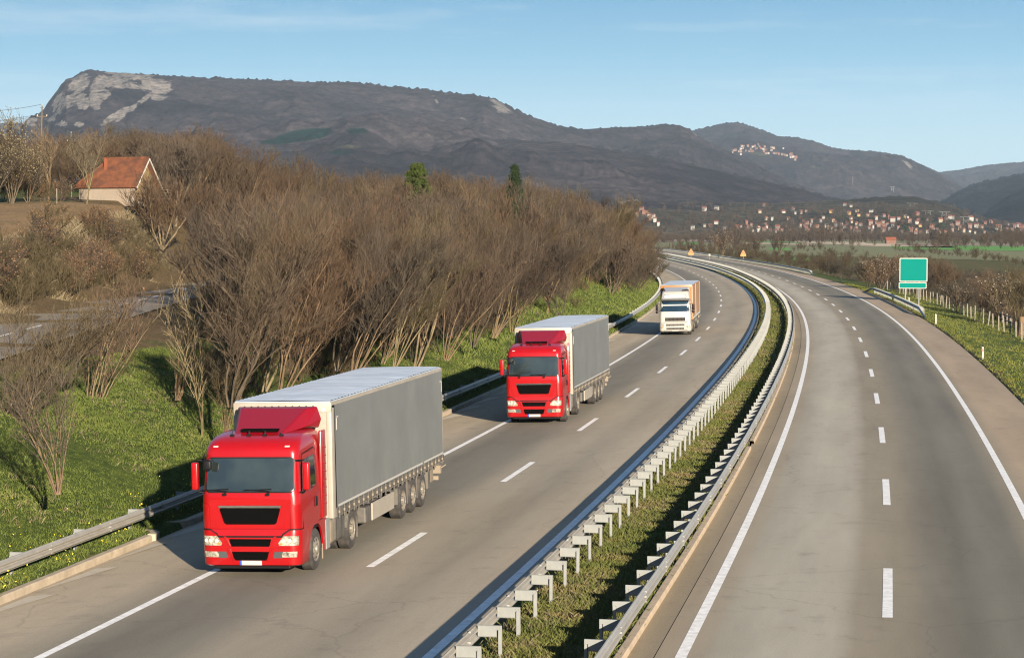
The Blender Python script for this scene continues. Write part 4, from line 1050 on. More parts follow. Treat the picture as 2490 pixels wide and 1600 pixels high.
    # front kerb mirror on its stalk (viewer's left)
    km = MB(); km.rbox(-1.10, -.88, -1.62, -1.50, 2.62, 2.86, .05, 3); km.tube([(-1.0, -1.55, 2.84), (-1.12, -1.45, 2.92), (-1.17, -1.2, 2.96)], .02); km.build('kerb_mirror', M['black'], root, smooth=40)
    chassis_tractor(root); fuel_tanks(root)
    for s in (1, -1):
        wheel(root, s*1.07, 0, s, .51, .32, 'front'); wheel(root, s*1.06, 3.6, s, .51, .34, 'rear'); wheel(root, s*.72, 3.6, s, .51, .30, 'rear')
        fender(root, 3.6, s, .51, .62, M['dgrey']); 
        fl_ = MB(); fl_.box(s*1.21-.012, s*1.21+.012, .62, .66, .18, .55); fl_.build('mud_flap', M['tank'], root)
    yf = 1.55
    semitrailer(root, yf, cur=M['curtain'], pillar=M['offwhite'], roofm=M['roofw'])
    side_guard(root, yf+4.3, yf+6.9)
    for s in (1, -1):
        for k in (-1, 0, 1):
            wheel(root, s*1.06, yf+9.3+k*1.31, s, .51, .38, 'rear')
            if k < 1:
                MB().box(s*1.22-.015, s*1.22+.015, yf+9.3+k*1.31+.60, yf+9.3+k*1.31+.64, .35, 1.0).build('mudguard', M['dgrey'], root)
        MB().rbox(s*1.05-.19, s*1.05+.19, yf+7.25, yf+7.50, .45, .95, .03, 1).build('mudguard', M['dgrey'], root)
        MB().rbox(s*1.05-.19, s*1.05+.19, yf+11.35, yf+11.75, .42, .98, .03, 1).build('mudguard', M['dgrey'], root)
        MB().rbox(s*1.08-.12, s*1.08+.12, yf+11.9, yf+12.4, .55, .95, .03, 1).build('spare_box', M['tank'], root)
    for ya in (yf+9.3-1.31, yf+9.3, yf+9.3+1.31, 3.6): MB().tube([(-1.0, ya, .51), (1.0, ya, .51)], .07).build('axle', M['chassis'], root)
    # small round badge on the headboard corner
    MB().lathe_x([(0, 0), (0, .055), (.006, .055), (.006, 0)], 14, mtx=Matrix.Translation((1.08, yf-.036, 3.80)) @ Matrix.Rotation(R(90), 4, 'Z')).build('badge', M['roofw'], root)
    return root
t1 = red_truck(); t1.location = (-5.998, 52.37, -.135); t1.rotation_euler = (0, -.021, -.173)
tag(t1, 'nearest red semi truck with grey curtain trailer, in the left foreground', 'truck', 'red trucks with grey trailers')
t2 = copy_tree(t1); t2.location = (1.2, 93.0, -.122); t2.rotation_euler = (0, -.021, -.165)
tag(t2, 'second red truck with grey trailer, between the nearest one and the white truck', 'truck', 'red trucks with grey trailers')

def white_truck():
    root = empty('box_truck')
    rows = [(.98, -1.42, .80, 1.22, .20, .05), (1.5, -1.44, .80, 1.235, .24, .05), (1.88, -1.40, .80, 1.225, .28, .06), (2.4, -1.30, .80, 1.19, .28, .06), (2.78, -1.18, .80, 1.15, .26, .06), (2.86, -1.10, .80, 1.13, .26, .06), (3.2, -.98, .80, 1.08, .25, .08), (3.42, -.84, .80, 1.04, .3, .1), (3.48, -.6, .78, .98, .3, .12)]
    MBc = MB(); loft(MBc, rows); MBc.build('cab', M['whitep'], root, smooth=50); sk = Skin(rows)
    plate(sk, rrows(1.88, 2.78, -1.20, 1.20, -1.14, 1.14, .14), .015, 20).build('windscreen', M['glassblue'], root, smooth=40)
    MB().rbox(-1.14, 1.14, -1.46, -1.05, 2.72, 2.88, .05, 3).build('sun_visor', M['trim'], root, smooth=40)
    plate(sk, rrows(2.92, 3.22, -.90, .90, -.88, .88, .05), .010, 12).build('skylight_seal', M['black'], root); plate(sk, rrows(2.95, 3.19, -.86, .86, -.84, .84, .04), .02, 12).build('skylight', M['roofw'], root)
    def slats(name, z0, z1, hw, n):
        mb = MB(); plate(sk if z0 > 1 else bs, [(z0, -hw, hw), (z1, -hw, hw)], .006, 10, mb, 0)
        for k in range(n):
            z = z0+(z1-z0)*(k+.5)/n; plate(sk if z0 > 1 else bs, [(z-.012, -hw+.02, hw-.02), (z+.012, -hw+.02, hw-.02)], .022, 8, mb, 1)
        for k in range(1, 5):
            x = -hw+2*hw*k/5; plate(sk if z0 > 1 else bs, [(z0, x-.015, x+.015), (z1, x-.015, x+.015)], .026, 1, mb, 0)
        mb.build(name, [M['mesh'], M['dgrey']], root)
    br = [(.27, -1.36, -.62, 1.16, .24, .03), (.34, -1.46, -.62, 1.23, .26, .03), (.42, -1.50, -.62, 1.25, .27, .03), (.80, -1.50, -.62, 1.25, .27, .03), (.97, -1.47, -.62, 1.24, .25, .03)]
    b = MB(); loft(b, br); b.build('bumper', M['whitep'], root, smooth=50); bs = Skin(br)
    slats('grille', 1.12, 1.40, .80, 4); slats('air_intake', .74, .90, .74, 3); slats('air_intake', .46, .60, .70, 3)
    plate(sk, [(1.02, -.96, .96), (1.05, -.96, .96)], .006, 10).build('panel_seam', M['trim'], root)
    plate(bs, [(.28, -1.10, 1.10), (.40, -1.12, 1.12)], .015, 12).build('lower_bumper', M['dgrey'], root)
    plate(bs, [(.31, -.26, .26), (.43, -.26, .26)], .03, 3).build('number_plate', M['plate'], root)
    for s in (1, -1):
        h = plate(bs, [(.58, *sorted((s*.92, s*1.12))), (.66, *sorted((s*.90, s*1.14))), (.92, *sorted((s*.92, s*1.12)))], .02, 5).build('headlight', M['lamp'], root, smooth=40)
        plate(bs, [(.60, *sorted((s*.94, s*1.08))), (.68, *sorted((s*.94, s*1.08)))], .026, 3).build('indicator', M['orange_l'], h)
        xo = lambda z: s*(sk.g(z, 3)+.004)
        for nm, poly, m, t in (('door_seam', [(-1.0, 1.0), (.32, 1.0), (.32, 2.8), (-.86, 2.72), (-1.08, 1.95)], M['trim'], .004), ('side_window', [(-.98, 2.0), (.2, 2.0), (.2, 2.66), (-.8, 2.62)], M['glassside'], .014)):
            mb = MB(); n = len(poly); mb.add([(xo(z), y, z) for y, z in poly]+[(xo(z)+s*t, y, z) for y, z in poly], [tuple(range(n)), tuple(range(2*n-1, n-1, -1))]+[(i, n+i, n+(i+1) % n, (i+1) % n) for i in range(n)]); mb.build(nm, m, root)
        arch = [(math.cos(R(a))*.62, .5+math.sin(R(a))*.60) for a in range(168, 11, -12)]
        MB().prism([(-.66, .98), (-.66, .60)]+[(max(y, -.62), z) for y, z in arch if z > .52]+[(.66, .38), (.86, .36), (.86, .98)], s*1.20, s*1.24, 'x').build('side_skirt', M['whitep'], root)
        mirror(root, s, s*1.34, -1.25, 1.98, 2.45, M['black'], M['black'], .20, two=True)
    df = MB(); V = [(-.76, -.52, 3.47), (.76, -.52, 3.47), (1.00, .80, 3.74), (-1.00, .80, 3.74), (1.08, 1.0, 3.52), (-1.08, 1.0, 3.52), (1.0, 1.0, 3.30), (-1.0, 1.0, 3.30), (.9, .3, 3.42), (-.9, .3, 3.42), (1.04, .95, 3.76), (-1.04, .95, 3.76)]
    df.add(V, [(0, 1, 2, 3), (3, 2, 10, 11), (1, 8, 4, 10, 2), (0, 3, 11, 5, 9), (8, 6, 4), (9, 5, 7), (1, 0, 9, 7, 6, 8), (10, 4, 6, 7, 5, 11)]); df.build('roof_deflector', M['whitep'], root)
    MB().tube([(.55, -.55, 3.52), (.95, -.4, 3.56), (1.02, .1, 3.50)], .05).build('air_horn', M['black'], root)
    ch = MB(); ch.box(-.46, -.36, -.9, 6.2, .62, .88); ch.box(.36, .46, -.9, 6.2, .62, .88); ch.box(-1, 1, -1.2, .8, .55, 1.0); ch.box(-1.0, 1.0, 4.9, 5.0, .45, .55); ch.build('chassis', M['chassis'], root)
    fuel_tanks(root)
    for s in (1, -1):
        wheel(root, s*1.07, 0, s, .51, .32, 'front'); wheel(root, s*1.06, 4.7, s, .51, .34, 'rear'); wheel(root, s*1.06, 11.0, s, .51, .36, 'rear'); wheel(root, s*1.06, 12.3, s, .51, .36, 'rear')
        fender(root, 4.7, s, .51, .55); fender(root, 11.0, s, .51, .4); fender(root, 12.3, s, .51, .4)
    yf = 1.35
    semitrailer(root, yf, 14.0, 1.12, 3.90, 1.275, cur=M['orangeside'], pillar=M['orange'], roofm=M['roofw'], kind='orange')
    for s in (1, -1):
        for y in (7.3, yf+13.9): MB().box(s*1.275-.01 if s > 0 else -1.30, 1.30 if s > 0 else -1.265, y-.05, y+.05, 1.16, 3.86).build('white_pillar', M['white'], root)
        MB().box(s*1.285-.012, s*1.285+.012, yf+.02, yf+.12, 1.16, 3.8).build('corner_trim', M['offwhite'], root)
    MB().rbox(-1.2, 1.2, yf+13.7, yf+13.8, .5, .64, .02, 1).build('rear_bumper', M['trim'], root)
    return root
t3 = white_truck(); t3.location = (13.15, 170.9, -.12); t3.rotation_euler = (0, -.021, -.128)
tag(t3, 'white truck with an orange body, farthest of the three trucks', 'truck')
# ------------------------------------------------------------------ road furniture on the right
M['signg'] = mat('turquoise_sign_face', (.0003, .114, .094), .7, var=.03, scale=1, spec=.05); M['signw'] = mat('white_sign_edge', (.24, .24, .215), .5)
M['signy'] = mat('yellow_warning_face', (.24, .115, .006), .5); M['signo'] = mat('orange_warning_face', (.22, .045, .006), .5)
M['cpost'] = mat('pale_concrete_post', (.13, .115, .09), .85, var=.2, scale=4); M['wood'] = mat('weathered_wood', (.13, .095, .06), .9, var=.25, scale=4)
M['mred'] = mat('red_reflector', (.45, .02, .02), .4); M['wplas'] = mat('white_plastic_post', (.25, .24, .21), .6)
M['wire'] = mat('dark_wire', (.05, .045, .04), .6)
def rrect(w, h, r, n=5):
    out = []
    for cx, cy, a0 in ((w/2-r, h/2-r, 0), (-w/2+r, h/2-r, 90), (-w/2+r, -h/2+r, 180), (w/2-r, -h/2+r, 270)):
        for k in range(n): a = R(a0+90*k/(n-1)); out.append((cx+r*math.cos(a), cy+r*math.sin(a)))
    return out
def sign_panel(parent, cx, cz, w, h, fw=.09):
    o = MB().prism([(a+cx, b+cz) for a, b in rrect(w, h, .12)], 0, .05, 'y').build('sign_panel', M['signw'], parent)
    MB().prism([(a+cx, b+cz) for a, b in rrect(w-2*fw, h-2*fw, .07)], -.006, .0, 'y').build('sign_face', M['signg'], o)
d = 247; sx = G(2220, d); sg = empty('road_sign', (sx, d, gz(sx, d)), R(-8)); tag(sg, 'large blank turquoise road sign with a white border on two posts', 'sign')
z0 = gz(sx, d)
sign_panel(sg, .05, HZY(627.5, d)-z0-1.37, 3.18, 2.74, .10); sign_panel(sg, -.03, HZY(702, d)-z0+.37, 3.16, .73, .085)
for x in (-.85, .70): MB().box(x-.05, x+.05, .06, .16, -.3, HZY(630, d)-z0).build('post', M['galv2'], sg)
def warning(px, py, d, label, cat='sign', s=1.0, sym=0, zb=None):
    x = G(px, d); z = zb if zb is not None else gz(x, d); r_ = empty('warning_sign', (x, d, z), R(-4)); tag(r_, label, cat, 'yellow warning signs at the far curve')
    MB().tube([(0, .05, -.2), (0, .05, 2.2*s)], .05).build('post', M['galv'], r_)
    MB().rbox(-.25, .25, -.1, .3, -.05, .16, .04, 1).build('base', M['trim'], r_)
    b = 1.55*s
    p = MB().prism([(-.72, b), (.72, b), (.74, b+.42), (.12, b+1.62), (-.12, b+1.62), (-.74, b+.42)], 0, .04, 'y').build('sign_panel', M['signy'], r_)
    MB().prism([(-.60, b+.46), (.60, b+.46), (0, b+1.52)], -.012, 0, 'y').build('triangle', M['signo'], p)
    MB().prism([(-.30, b+.58), (.30, b+.58), (0, b+1.12)], -.022, -.012, 'y').build('triangle_centre', M['signy'], p)
    q = MB(); q.box(-.05, .05, -.03, -.022, b+.62, b+.95); q.build('symbol', M['signo'], p)
warning(1680, 640, 575, 'yellow warning sign on the median, at the far curve near the end of the wood', zb=0)
warning(1807, 640, 560, 'yellow warning sign beyond the outer guardrail, right of the other yellow sign', zb=-.2)
d = 585; x = G(1725, d); r_ = empty('round_marker', (x, d, -.3)); tag(r_, 'small white round marker behind the far guardrail, between the yellow signs', 'marker')
MB().tube([(0, 0, 0), (0, 0, 1.5)], .04).build('post', M['galv2'], r_); MB().lathe_x([(0, 0), (0, .26), (.03, .26), (.03, 0)], 16, mtx=Matrix.Translation((0, -.03, 1.75)) @ Matrix.Rotation(R(-90), 4, 'Z')).build('disc', M['wplas'], r_)
def marker(px, d, off, label, red=True):
    x, y = P('ro', d, off); r_ = MB().prism([(-.06, -.3), (.06, -.3), (.06, .86), (-.06, .94)], -.05, .05, 'y').build('marker_post', M['wplas']); r_.location = (x, y, gz(x, y)); r_.rotation_euler = (0, 0, R(-10)); tag(r_, label, 'marker post', 'white marker posts on the right verge')
    if red:
        MB().prism([(-.062, .80), (.062, .80), (.062, .865), (-.062, .945)], -.055, .055, 'y').build('black_cap', M['black'], r_)
        MB().box(-.03, .03, -.056, -.05, .50, .68).build('reflector', M['mred'], r_)
marker(0, 137.5, RE+.42, 'nearest white marker post with black cap and red reflector on the right verge')
marker(0, 188.5, RE+.42, 'white marker post in front of the near end of the short guardrail', False)
marker(0, 238, RE+1.4, 'white marker post by the foot of the large sign', False)
marker(0, 338, RE+.6, 'white marker post on the verge between the two guardrails', False)
# fence of slim concrete posts with wires: one thing
f = empty('wire_fence', (*P('ro', 190, 10), 0)); inv = Matrix.Translation(f.location).inverted(); tag(f, 'wire fence of slim pale concrete posts running along the foot of the right verge', 'fence')
po = None; tops = []
y = 150.0; k = 0
while y < 330:
    x, yy = P('ro', y, RE+6.9+.3*math.sin(y*.05)); z = gz(x, yy); h = random.uniform(1.25, 1.5); b = inv @ Vector((x, yy, z))
    if po is None: po = MB().prism([(-.055, -.05), (.055, -.05), (.045, .05), (-.045, .05)], -.3, 1.45, 'z').build('post', M['cpost'], f); o = po
    else: o = po.copy(); col.objects.link(o); o.parent = f
    o.location = b; o.rotation_euler = (R(random.gauss(0, 2)), R(random.gauss(0, 2)), 0); o.scale = (1, 1, h/1.45); tops.append((b, h)); y += random.uniform(3.6, 4.8)
for fz in (.95, .6, .25):
    MB().tube([(b.x, b.y, b.z+h*fz) for b, h in tops], .008, 4).build('wire', M['wire'], f)
# sandy track and a low rail fence of split wood inside it
mb = MB()
for i, yb in enumerate(np.arange(165, 225, 4.0)):
    q0, q1 = P('ro', yb, RE+9.6), P('ro', yb+4, RE+9.6)
    for h in (.45, .95): mb.tube([(q0[0], q0[1], gz(*q0)+h), (q1[0], q1[1], gz(*q1)+h)], .05, 6)
    mb.tube([(q0[0], q0[1], gz(*q0)-.2), (q0[0], q0[1], gz(*q0)+1.15)], .07, 6)
rf = mb.build('rail_fence', M['cpost']); tag(rf, 'low fence of pale wooden rails behind the wire fence at the right edge', 'fence')
x = G(2478, 187); s_ = MB(); s_.tube([(x, 186, gz(x, 186)-.3), (x+.1, 186, gz(x, 186)+1.0), (x+.05, 186.1, gz(x, 186)+1.75)], [.38, .33, .26], 10); tag(s_.build('tree_stump', M['bark'], smooth=40), 'thick dark brown stump at the right edge beside the fence', 'tree stump')
# shrubs along and beyond the fence
random.seed(77)
def rshrub(px, d, key, s, lab_, cat, grp, dz=0):
    x = G(px, d); return inst(TP[key], x, d, gz(x, d)+dz, s, label=lab_, cat=cat, group=grp)
rshrub(2440, 225, 'bloss', 1.15, 'white blossoming shrub at the right edge behind the fence', 'shrub', None)
rshrub(2330, 236, 'bloss', .75, 'small white blossoming shrub right of the large sign', 'shrub', None)
rshrub(2140, 300, 'bloss', 1.15, 'white blossoming shrub just left of the large sign', 'shrub', None)
rshrub(2110, 330, 'bloss', .95, 'pale blossoming shrub, second left of the large sign', 'shrub', None)
rshrub(1752, 640, 'bloss', 1.7, 'tall pale blossoming tree behind the far guardrail, between the yellow signs', 'tree', None)
rshrub(2482, 205, 'mid1', .78, 'bare tree cut by the right edge of the picture', 'tree', None)
n = 0
pl = []
for i in range(4000):
    if n >= 46: break
    d = random.uniform(232, 420); x = X('ro', d)+RE+random.uniform(9, 46); px = 1245+FPX*x/d
    if not 1950 < px < 2560 or any((x-a)**2+(d-b)**2 < 7 for a, b in pl): continue
    z = gz(x, d); h = random.uniform(3.0, 5.4)
    if HZ+(CAMH-z-h)*FPX/d < 630: h = max(2.2, CAMH-z-(632-HZ)*d/FPX)
    if px > 2330: h = min(h, 3.2)
    pl.append((x, d)); k = random.choice(['mid0', 'mid1', 'mid3', 'mid2']); rshrub(px, d, k, h/{'mid0': 7.0, 'mid1': 6.6, 'mid2': 7.7, 'mid3': 6.2}[k], 'bare brown shrub in the tangled hedge behind the sign and fence', 'shrub', 'bare shrubs behind the fence'); n += 1
pts = []
for i in range(4000):
    if len(pts) >= 240: break
    d = random.uniform(226, 460); x = X('ro', d)+RE+random.uniform(8.2, 60); px = 1245+FPX*x/d
    if not 1940 < px < 2600: continue
    z = gz(x, d); h = random.uniform(1.6, 3.8); 
    if px > 2330: h = min(h, 2.8)
    pts.append((x, d, z-.1, h/6.3, random.random()*6.3, i))
scatter_mesh('brushwood', Bm, pts, M['twig_far'])
pts = []
for i in range(5000):                     # beyond the far guardrail
    if len(pts) >= 190: break
    d = random.uniform(440, 900); x = X('ro', d)+RE+random.uniform(6, 60)+max(0, 0); px = 1245+FPX*x/d
    if not 1590 < px < 2300: continue
    pts.append((x, d, gz(x, d)-.1, random.uniform(.2, .62), random.random()*6.3, i))
scatter_mesh('brushwood', Bm, pts, M['twig_far'])
pts = []
for i in range(5000):
    if len(pts) >= 260: break
    d = random.uniform(110, 240); x = X('ro', d)+RE+random.uniform(11, 30); px = 1245+FPX*x/d
    if px > 2600: continue
    pts.append((x, d, gz(x, d)-.05, random.uniform(.25, .8), random.random()*6.3, i))
scatter_mesh('undergrowth', Bs, pts, M['twig_far'])

# ------------------------------------------------------------------ fields and hedges of the plain
PLZ = -3.0
def ground_pt(px, py, z=PLZ): d = (CAMH-z)*FPX/(py-HZ); return (G(px, d), d)
def fieldpoly(name, pts, m, dz):
    mb = MB(); mb.add([(*ground_pt(px, py, PLZ+dz), PLZ+dz) for px, py in pts], [tuple(range(len(pts)))]); tag(mb.build(name, m, fixn=False), kind='structure')
M['fgreen'] = m_grass('young_wheat', (.06, .17, .018), (.09, .24, .025), (.13, .26, .045)); M['ftan'] = mat('stubble', (.36, .27, .17), .95, var=.2, scale=.05); M['fsoil'] = mat('bare_soil', (.20, .125, .085), .95, var=.2, scale=.05)
M['folive'] = m_grass('rough_pasture', (.10, .105, .04), (.15, .145, .055), (.20, .17, .075))
fieldpoly('field', [(1560, 612), (2700, 640), (2700, 577), (1560, 577)], M['folive'], .10)
fieldpoly('field', [(2190, 606), (2700, 613), (2700, 598), (2400, 597), (2160, 600)], M['fgreen'], .22)
fieldpoly('field', [(2070, 597.5), (2330, 603), (2290, 595), (2100, 591.5)], M['ftan'], .22)
fieldpoly('field', [(1890, 589.5), (2120, 597.5), (2100, 589), (1930, 586)], M['ftan'], .34)
fieldpoly('field', [(1780, 592), (1990, 597), (1960, 592.5), (1800, 589)], M['ftan'], .46)
fieldpoly('field', [(1800, 588.5), (1960, 591.5), (1920, 588), (1810, 586.4)], M['fgreen'], .58)
fieldpoly('field', [(1640, 593), (1710, 594.5), (1700, 589), (1645, 588)], M['fgreen'], .34)
fieldpoly('field', [(1868, 607), (1925, 610), (1915, 602.5), (1875, 601.5)], M['fgreen'], .22)
fieldpoly('field', [(1925, 632), (1975, 637), (1968, 627), (1930, 625)], M['fgreen'], .22)
fieldpoly('field', [(1560, 588), (1800, 588), (1810, 583), (1560, 583)], M['fsoil'], .46)
fieldpoly('field', [(2180, 596), (2700, 600), (2700, 592), (2200, 592)], M['fsoil'], .34)
# hedge and tree belts at the far side of the fields
Bf = [brush(9, 7, 9, 4, 1, .07, .5, 110+i, .12, .0) for i in range(3)]
pts = []; random.seed(91)
for d0, d1, n, p0, p1, hs in ((1800, 2450, 480, 1560, 2640, 1.0), (1250, 1800, 60, 2250, 2640, .8), (900, 1500, 60, 1620, 1900, .62), (2000, 2600, 160, 1560, 2640, 1.15)):
    for i in range(n):
        d = random.uniform(d0, d1); px = random.uniform(p0, p1)
        pts.append((G(px, d), d, PLZ-.2, random.uniform(.3, 1.2)*hs*(.55+1.0*float(vn(np.array([px*.013]), np.array([d*.002]))[0])), random.random()*6.3, i))
scatter_mesh('treeline', Bf, pts, M['twig_far'])
d = 1500; x = G(2273, d); r_ = empty('dark_round_tree', (x, d, PLZ)); tag(r_, 'lone dark round tree at the edge of the green field', 'tree')
MB().tube([(0, 0, 0), (0, 0, 4)], .35).build('trunk', M['bark'], r_); rr = np.random.default_rng(8); c = rr.normal(size=(2600, 3)); c /= np.linalg.norm(c, axis=1)[:, None]; c = c*rr.uniform(.55, 1, (2600, 1))*np.array([4.0, 4.0, 4.6])+np.array([0, 0, 7.2])
M['darktree'] = mat('dark_ivy_crown', (.030, .022, .014), .9, var=.4, scale=.6); V, F = leafmesh([Vector(p) for p in c], .42, 2); npmesh('crown', V, F, M['darktree'], r_)
pts = []
for i in range(190):
    d = random.uniform(640, 1500); px = random.uniform(1930, 2640)
    if vn(np.array([px*.012+d*.004]), np.array([d*.006]))[0] < .5: continue
    pts.append((G(px, d), d, PLZ-.1, random.uniform(.25, .75), random.random()*6.3, i))
for k in range(46):
    t = k/45; d = 620+t*500; px = 2520-330*t; pts.append((G(px, d), d+random.uniform(-8, 8), PLZ-.1, random.uniform(.18, .45), random.random()*6.3, k))
scatter_mesh('scrub', Bm, pts, M['twig_far'])
# orange barn by the hedges
d = 1750; x = G(2165, d); b = empty('barn', (x, d, PLZ)); tag(b, 'long orange-roofed barn among the hedges of the plain', 'barn')
M['tileo'] = mat('orange_tiles', (.13, .034, .012), .85, var=.25, scale=.5); M['brick'] = mat('dull_brick', (.10, .05, .033), .9, var=.15, scale=.5)
MB().box(-4, 4, -3, 3, 0, 3).build('wall', M['brick'], b); MB().prism([(-3.4, 3), (3.4, 3), (0, 5.6)], -4.3, 4.3, 'x').build('roof', M['tileo'], b)
# ------------------------------------------------------------------ the red-roofed house on the hill
M['tile'] = mat('red_clay_tiles', (.122, .037, .0095), .85, var=.35, scale=1.4, dirt=(.045, .014, .008), dirtamt=.9)
nt = M['tile'].node_tree; b_ = nt.nodes['Principled BSDF']; co = objco(nt); wv = nt.nodes.new('ShaderNodeTexWave'); wv.inputs['Scale'].default_value = 3.2; wv.bands_direction = 'X'; wv.inputs['Distortion'].default_value = .6; nt.links.new(co, wv.inputs[0]); bump(nt, wv.outputs[1], .8, .06, b_)
M['plaster'] = mat('old_pale_plaster', (.17, .14, .108), .9, var=.12, scale=1.2, dirt=(.15, .11, .075), dirtamt=.8); M['yplaster'] = mat('ochre_plaster', (.15, .10, .04), .9, var=.15, scale=1.5)
d = 232; hx = G(262, d); hz = HZY(489, d); gzh = gz(hx, d)
h = empty('house', (hx, d, gzh), R(-20)); h.scale = (.94, .76, 1); tag(h, 'small old house with a red tiled roof and pale plaster wall on the hillside', 'house')
zb, ze = -0.6, HZY(455, d)-gzh; zr = ze+3.0
w = MB(); w.box(-3.7, 3.6, -.0, 6.2, zb, ze); w.prism([(0, ze), (6.2, ze), (3.1, zr-.25)], 2.2, 3.6, 'x')
wo = w.build('wall', [M['plaster']], h)
MB().add([(3.62, .15, .2), (3.62, 6.05, .2), (3.62, 6.05, ze), (3.62, 3.1, zr-.35), (3.62, .15, ze)], [(0, 1, 2, 3, 4)]).build('gable_wall', M['yplaster'], h)
rfm = MB()
V = [(-4.15, -.45, ze-.12), (4.15, -.45, ze-.12), (4.15, 3.1, zr), (-1.0, 3.1, zr), (-4.15, 6.65, ze-.12), (4.15, 6.65, ze-.12)]
V2 = [(a, b, c+.16) for a, b, c in V]
rfm.add(V+V2, [(0, 1, 2, 3), (3, 2, 5, 4), (0, 3, 4), (6, 7, 8, 9), (9, 8, 11, 10), (6, 9, 10), (0, 1, 7, 6), (1, 2, 8, 7), (2, 5, 11, 8), (5, 4, 10, 11), (4, 0, 6, 10)])
ro_ = rfm.build('roof', M['tile'], h)
rg = MB(); rg.tube([(-1.0, 3.1, zr+.17), (4.15, 3.1, zr+.17)], .12, 8); rg.tube([(-1.0, 3.1, zr+.17), (-4.15, -.45, ze+.06)], .10, 8); rg.build('ridge_tiles', M['tile'], ro_)
ch = MB(); ch.box(-1.15, -.78, 1.6, 2.0, zr-1.6, zr+.12); ch.box(-1.2, -.73, 1.54, 2.06, zr+.12, zr+.19); ch.build('chimney', M['tileo'], ro_)
bb = MB(); 
for y0_, z0_, y1_, z1_ in ((-.5, ze-.15, 3.1, zr+.02), (6.7, ze-.15, 3.1, zr+.02)): bb.tube([(4.18, y0_, z0_), (4.18, y1_, z1_)], .09, 6)
bb.build('barge_board', M['wplas'], ro_)
wi = MB(); wi.box(3.63, 3.68, 2.3, 3.7, ze-.9, ze+.7); wi.build('window', M['black'], h); MB().box(3.62, 3.72, 2.2, 2.3, ze-1, ze+.8).build('window_frame', M['wood'], h); MB().box(3.64, 3.68, 4.3, 5.2, .4, 2.1).build('door', M['black'], h)
bal = MB(); bal.box(3.6, 5.6, .4, 6.0, .15, .28)
for z in (.55, .85, 1.12): bal.box(3.62, 5.62, .36, .42, z, z+.06); bal.box(5.56, 5.62, .4, 6, z, z+.06)
for x in (3.8, 4.7, 5.55): bal.box(x, x+.07, .36, .43, -1.2, 1.2)
bal.build('balcony', M['wood'], h)
# ------------------------------------------------------------------ power poles and their wires
M['pole'] = mat('weathered_pole', (.085, .065, .045), .9, var=.15, scale=2)
def pole(px, d, ytop, label):
    x = G(px, d); z = gz(x, d); t = HZY(ytop, d)-z; p = empty('utility_pole', (x, d, z)); tag(p, label, 'utility pole', 'utility poles on the hill')
    MB().tube([(0, 0, -.5), (.25, 0, t*.5), (.42, 0, t)], [.11, .09, .07], 8).build('shaft', M['pole'], p)
    c = MB(); c.box(-.62+.38, .62+.38, -.05, .05, t-1.30, t-1.20); c.box(-.22+.4, .22+.4, -.04, .04, t-.25, t-.18); c.build('crossarm', M['pole'], p)
    for a in (-.55, 0, .55): MB().lathe_x([(0, 0), (0, .06), (.2, .05), (.2, 0)], 8, mtx=Matrix.Translation((a+.4, 0, t-1.22 if a else t)) @ Matrix.Rotation(R(-90), 4, 'Y')).build('insulator', M['wplas'], p)
    return (x+.4, d, z+t)
a = pole(98, 250, 259, 'tall leaning utility pole standing against the sky at the left'); b = pole(170, 330, 325, 'shorter utility pole left of the house, seen against the hill wood')
wr = []
for dx, dz in ((-.55, -1.05), (.55, -1.05), (0, .15)):
    e = (G(-260, 262)+dx, 262, a[2]+1.2+dz); s0 = (a[0]+dx, a[1], a[2]+dz)
    wr.append([(s0[0]+(e[0]-s0[0])*t, s0[1]+(e[1]-s0[1])*t, s0[2]+(e[2]-s0[2])*t-1.1*4*t*(1-t)) for t in np.linspace(0, 1, 12)])
mb = MB(); [mb.tube(q, .022, 4) for q in wr]; tag(mb.build('power_line', M['wire']), 'thin power wires leaving the tall pole to the left', 'wire')
for i, (px, d, yt) in enumerate([(152, 236, 372), (176, 240, 388), (140, 210, 437)]):
    x = G(px, d); z = gz(x, d); o = MB().tube([(0, 0, -.3), (0, 0, 1.5)], .06, 6).build('fence_post', M['cpost']); o.location = (x, d, z); tag(o, ['slim pale post left of the house, the left one of the pair', 'slim pale post left of the house, the right one of the pair', 'pale post in the hedge above the ploughed field'][i], 'post')
# ------------------------------------------------------------------ distant hills
def m_hill(name, dark, light, rockc=(.128, .116, .104)):
    m, nt, b = newmat(name); co = objco(nt)
    n1 = noi(nt, co, .0022, 8, .62); n2 = noi(nt, co, .020, 7, .75, (1, .6, 1.6)); n3 = noi(nt, co, .075, 4, .75, (.7, .4, 1.5))
    c = mix(nt, ramp(nt, n1, [(.38, (0, 0, 0)), (.62, (1, 1, 1))]), dark, light)
    c = mix(nt, 1.0, c, ramp(nt, n2, [(.34, (.52, .55, .60)), (.5, (1, 1, 1)), (.66, (1.6, 1.52, 1.46))]), 'MULTIPLY')
    c = mix(nt, .8, c, ramp(nt, n3, [(.34, (.4, .42, .45)), (.66, (1.7, 1.66, 1.6))]), 'MULTIPLY')
    for an, cc in (('rock', rockc), ('pine', (.0015, .012, .0085)), ('meadow', (.050, .052, .030))):
        a = nt.nodes.new('ShaderNodeAttribute'); a.attribute_name = an
        f = mth(nt, 'ADD', a.outputs['Fac'], mth(nt, 'MULTIPLY', mth(nt, 'SUBTRACT', n2, .5), 1.1))
        fr = ramp(nt, f, [(.44, (0, 0, 0)), (.60, (1, 1, 1))])
        c3 = mix(nt, 1.0, cc, ramp(nt, n3, [(.36, (.42, .43, .48)), (.62, (1.4, 1.36, 1.3))]), 'MULTIPLY')
        c = mix(nt, fr, c, c3)
    nt.links.new(c, b.inputs['Base Color']); b.inputs['Roughness'].default_value = 1; b.inputs['Specular IOR Level'].default_value = 0
    return m
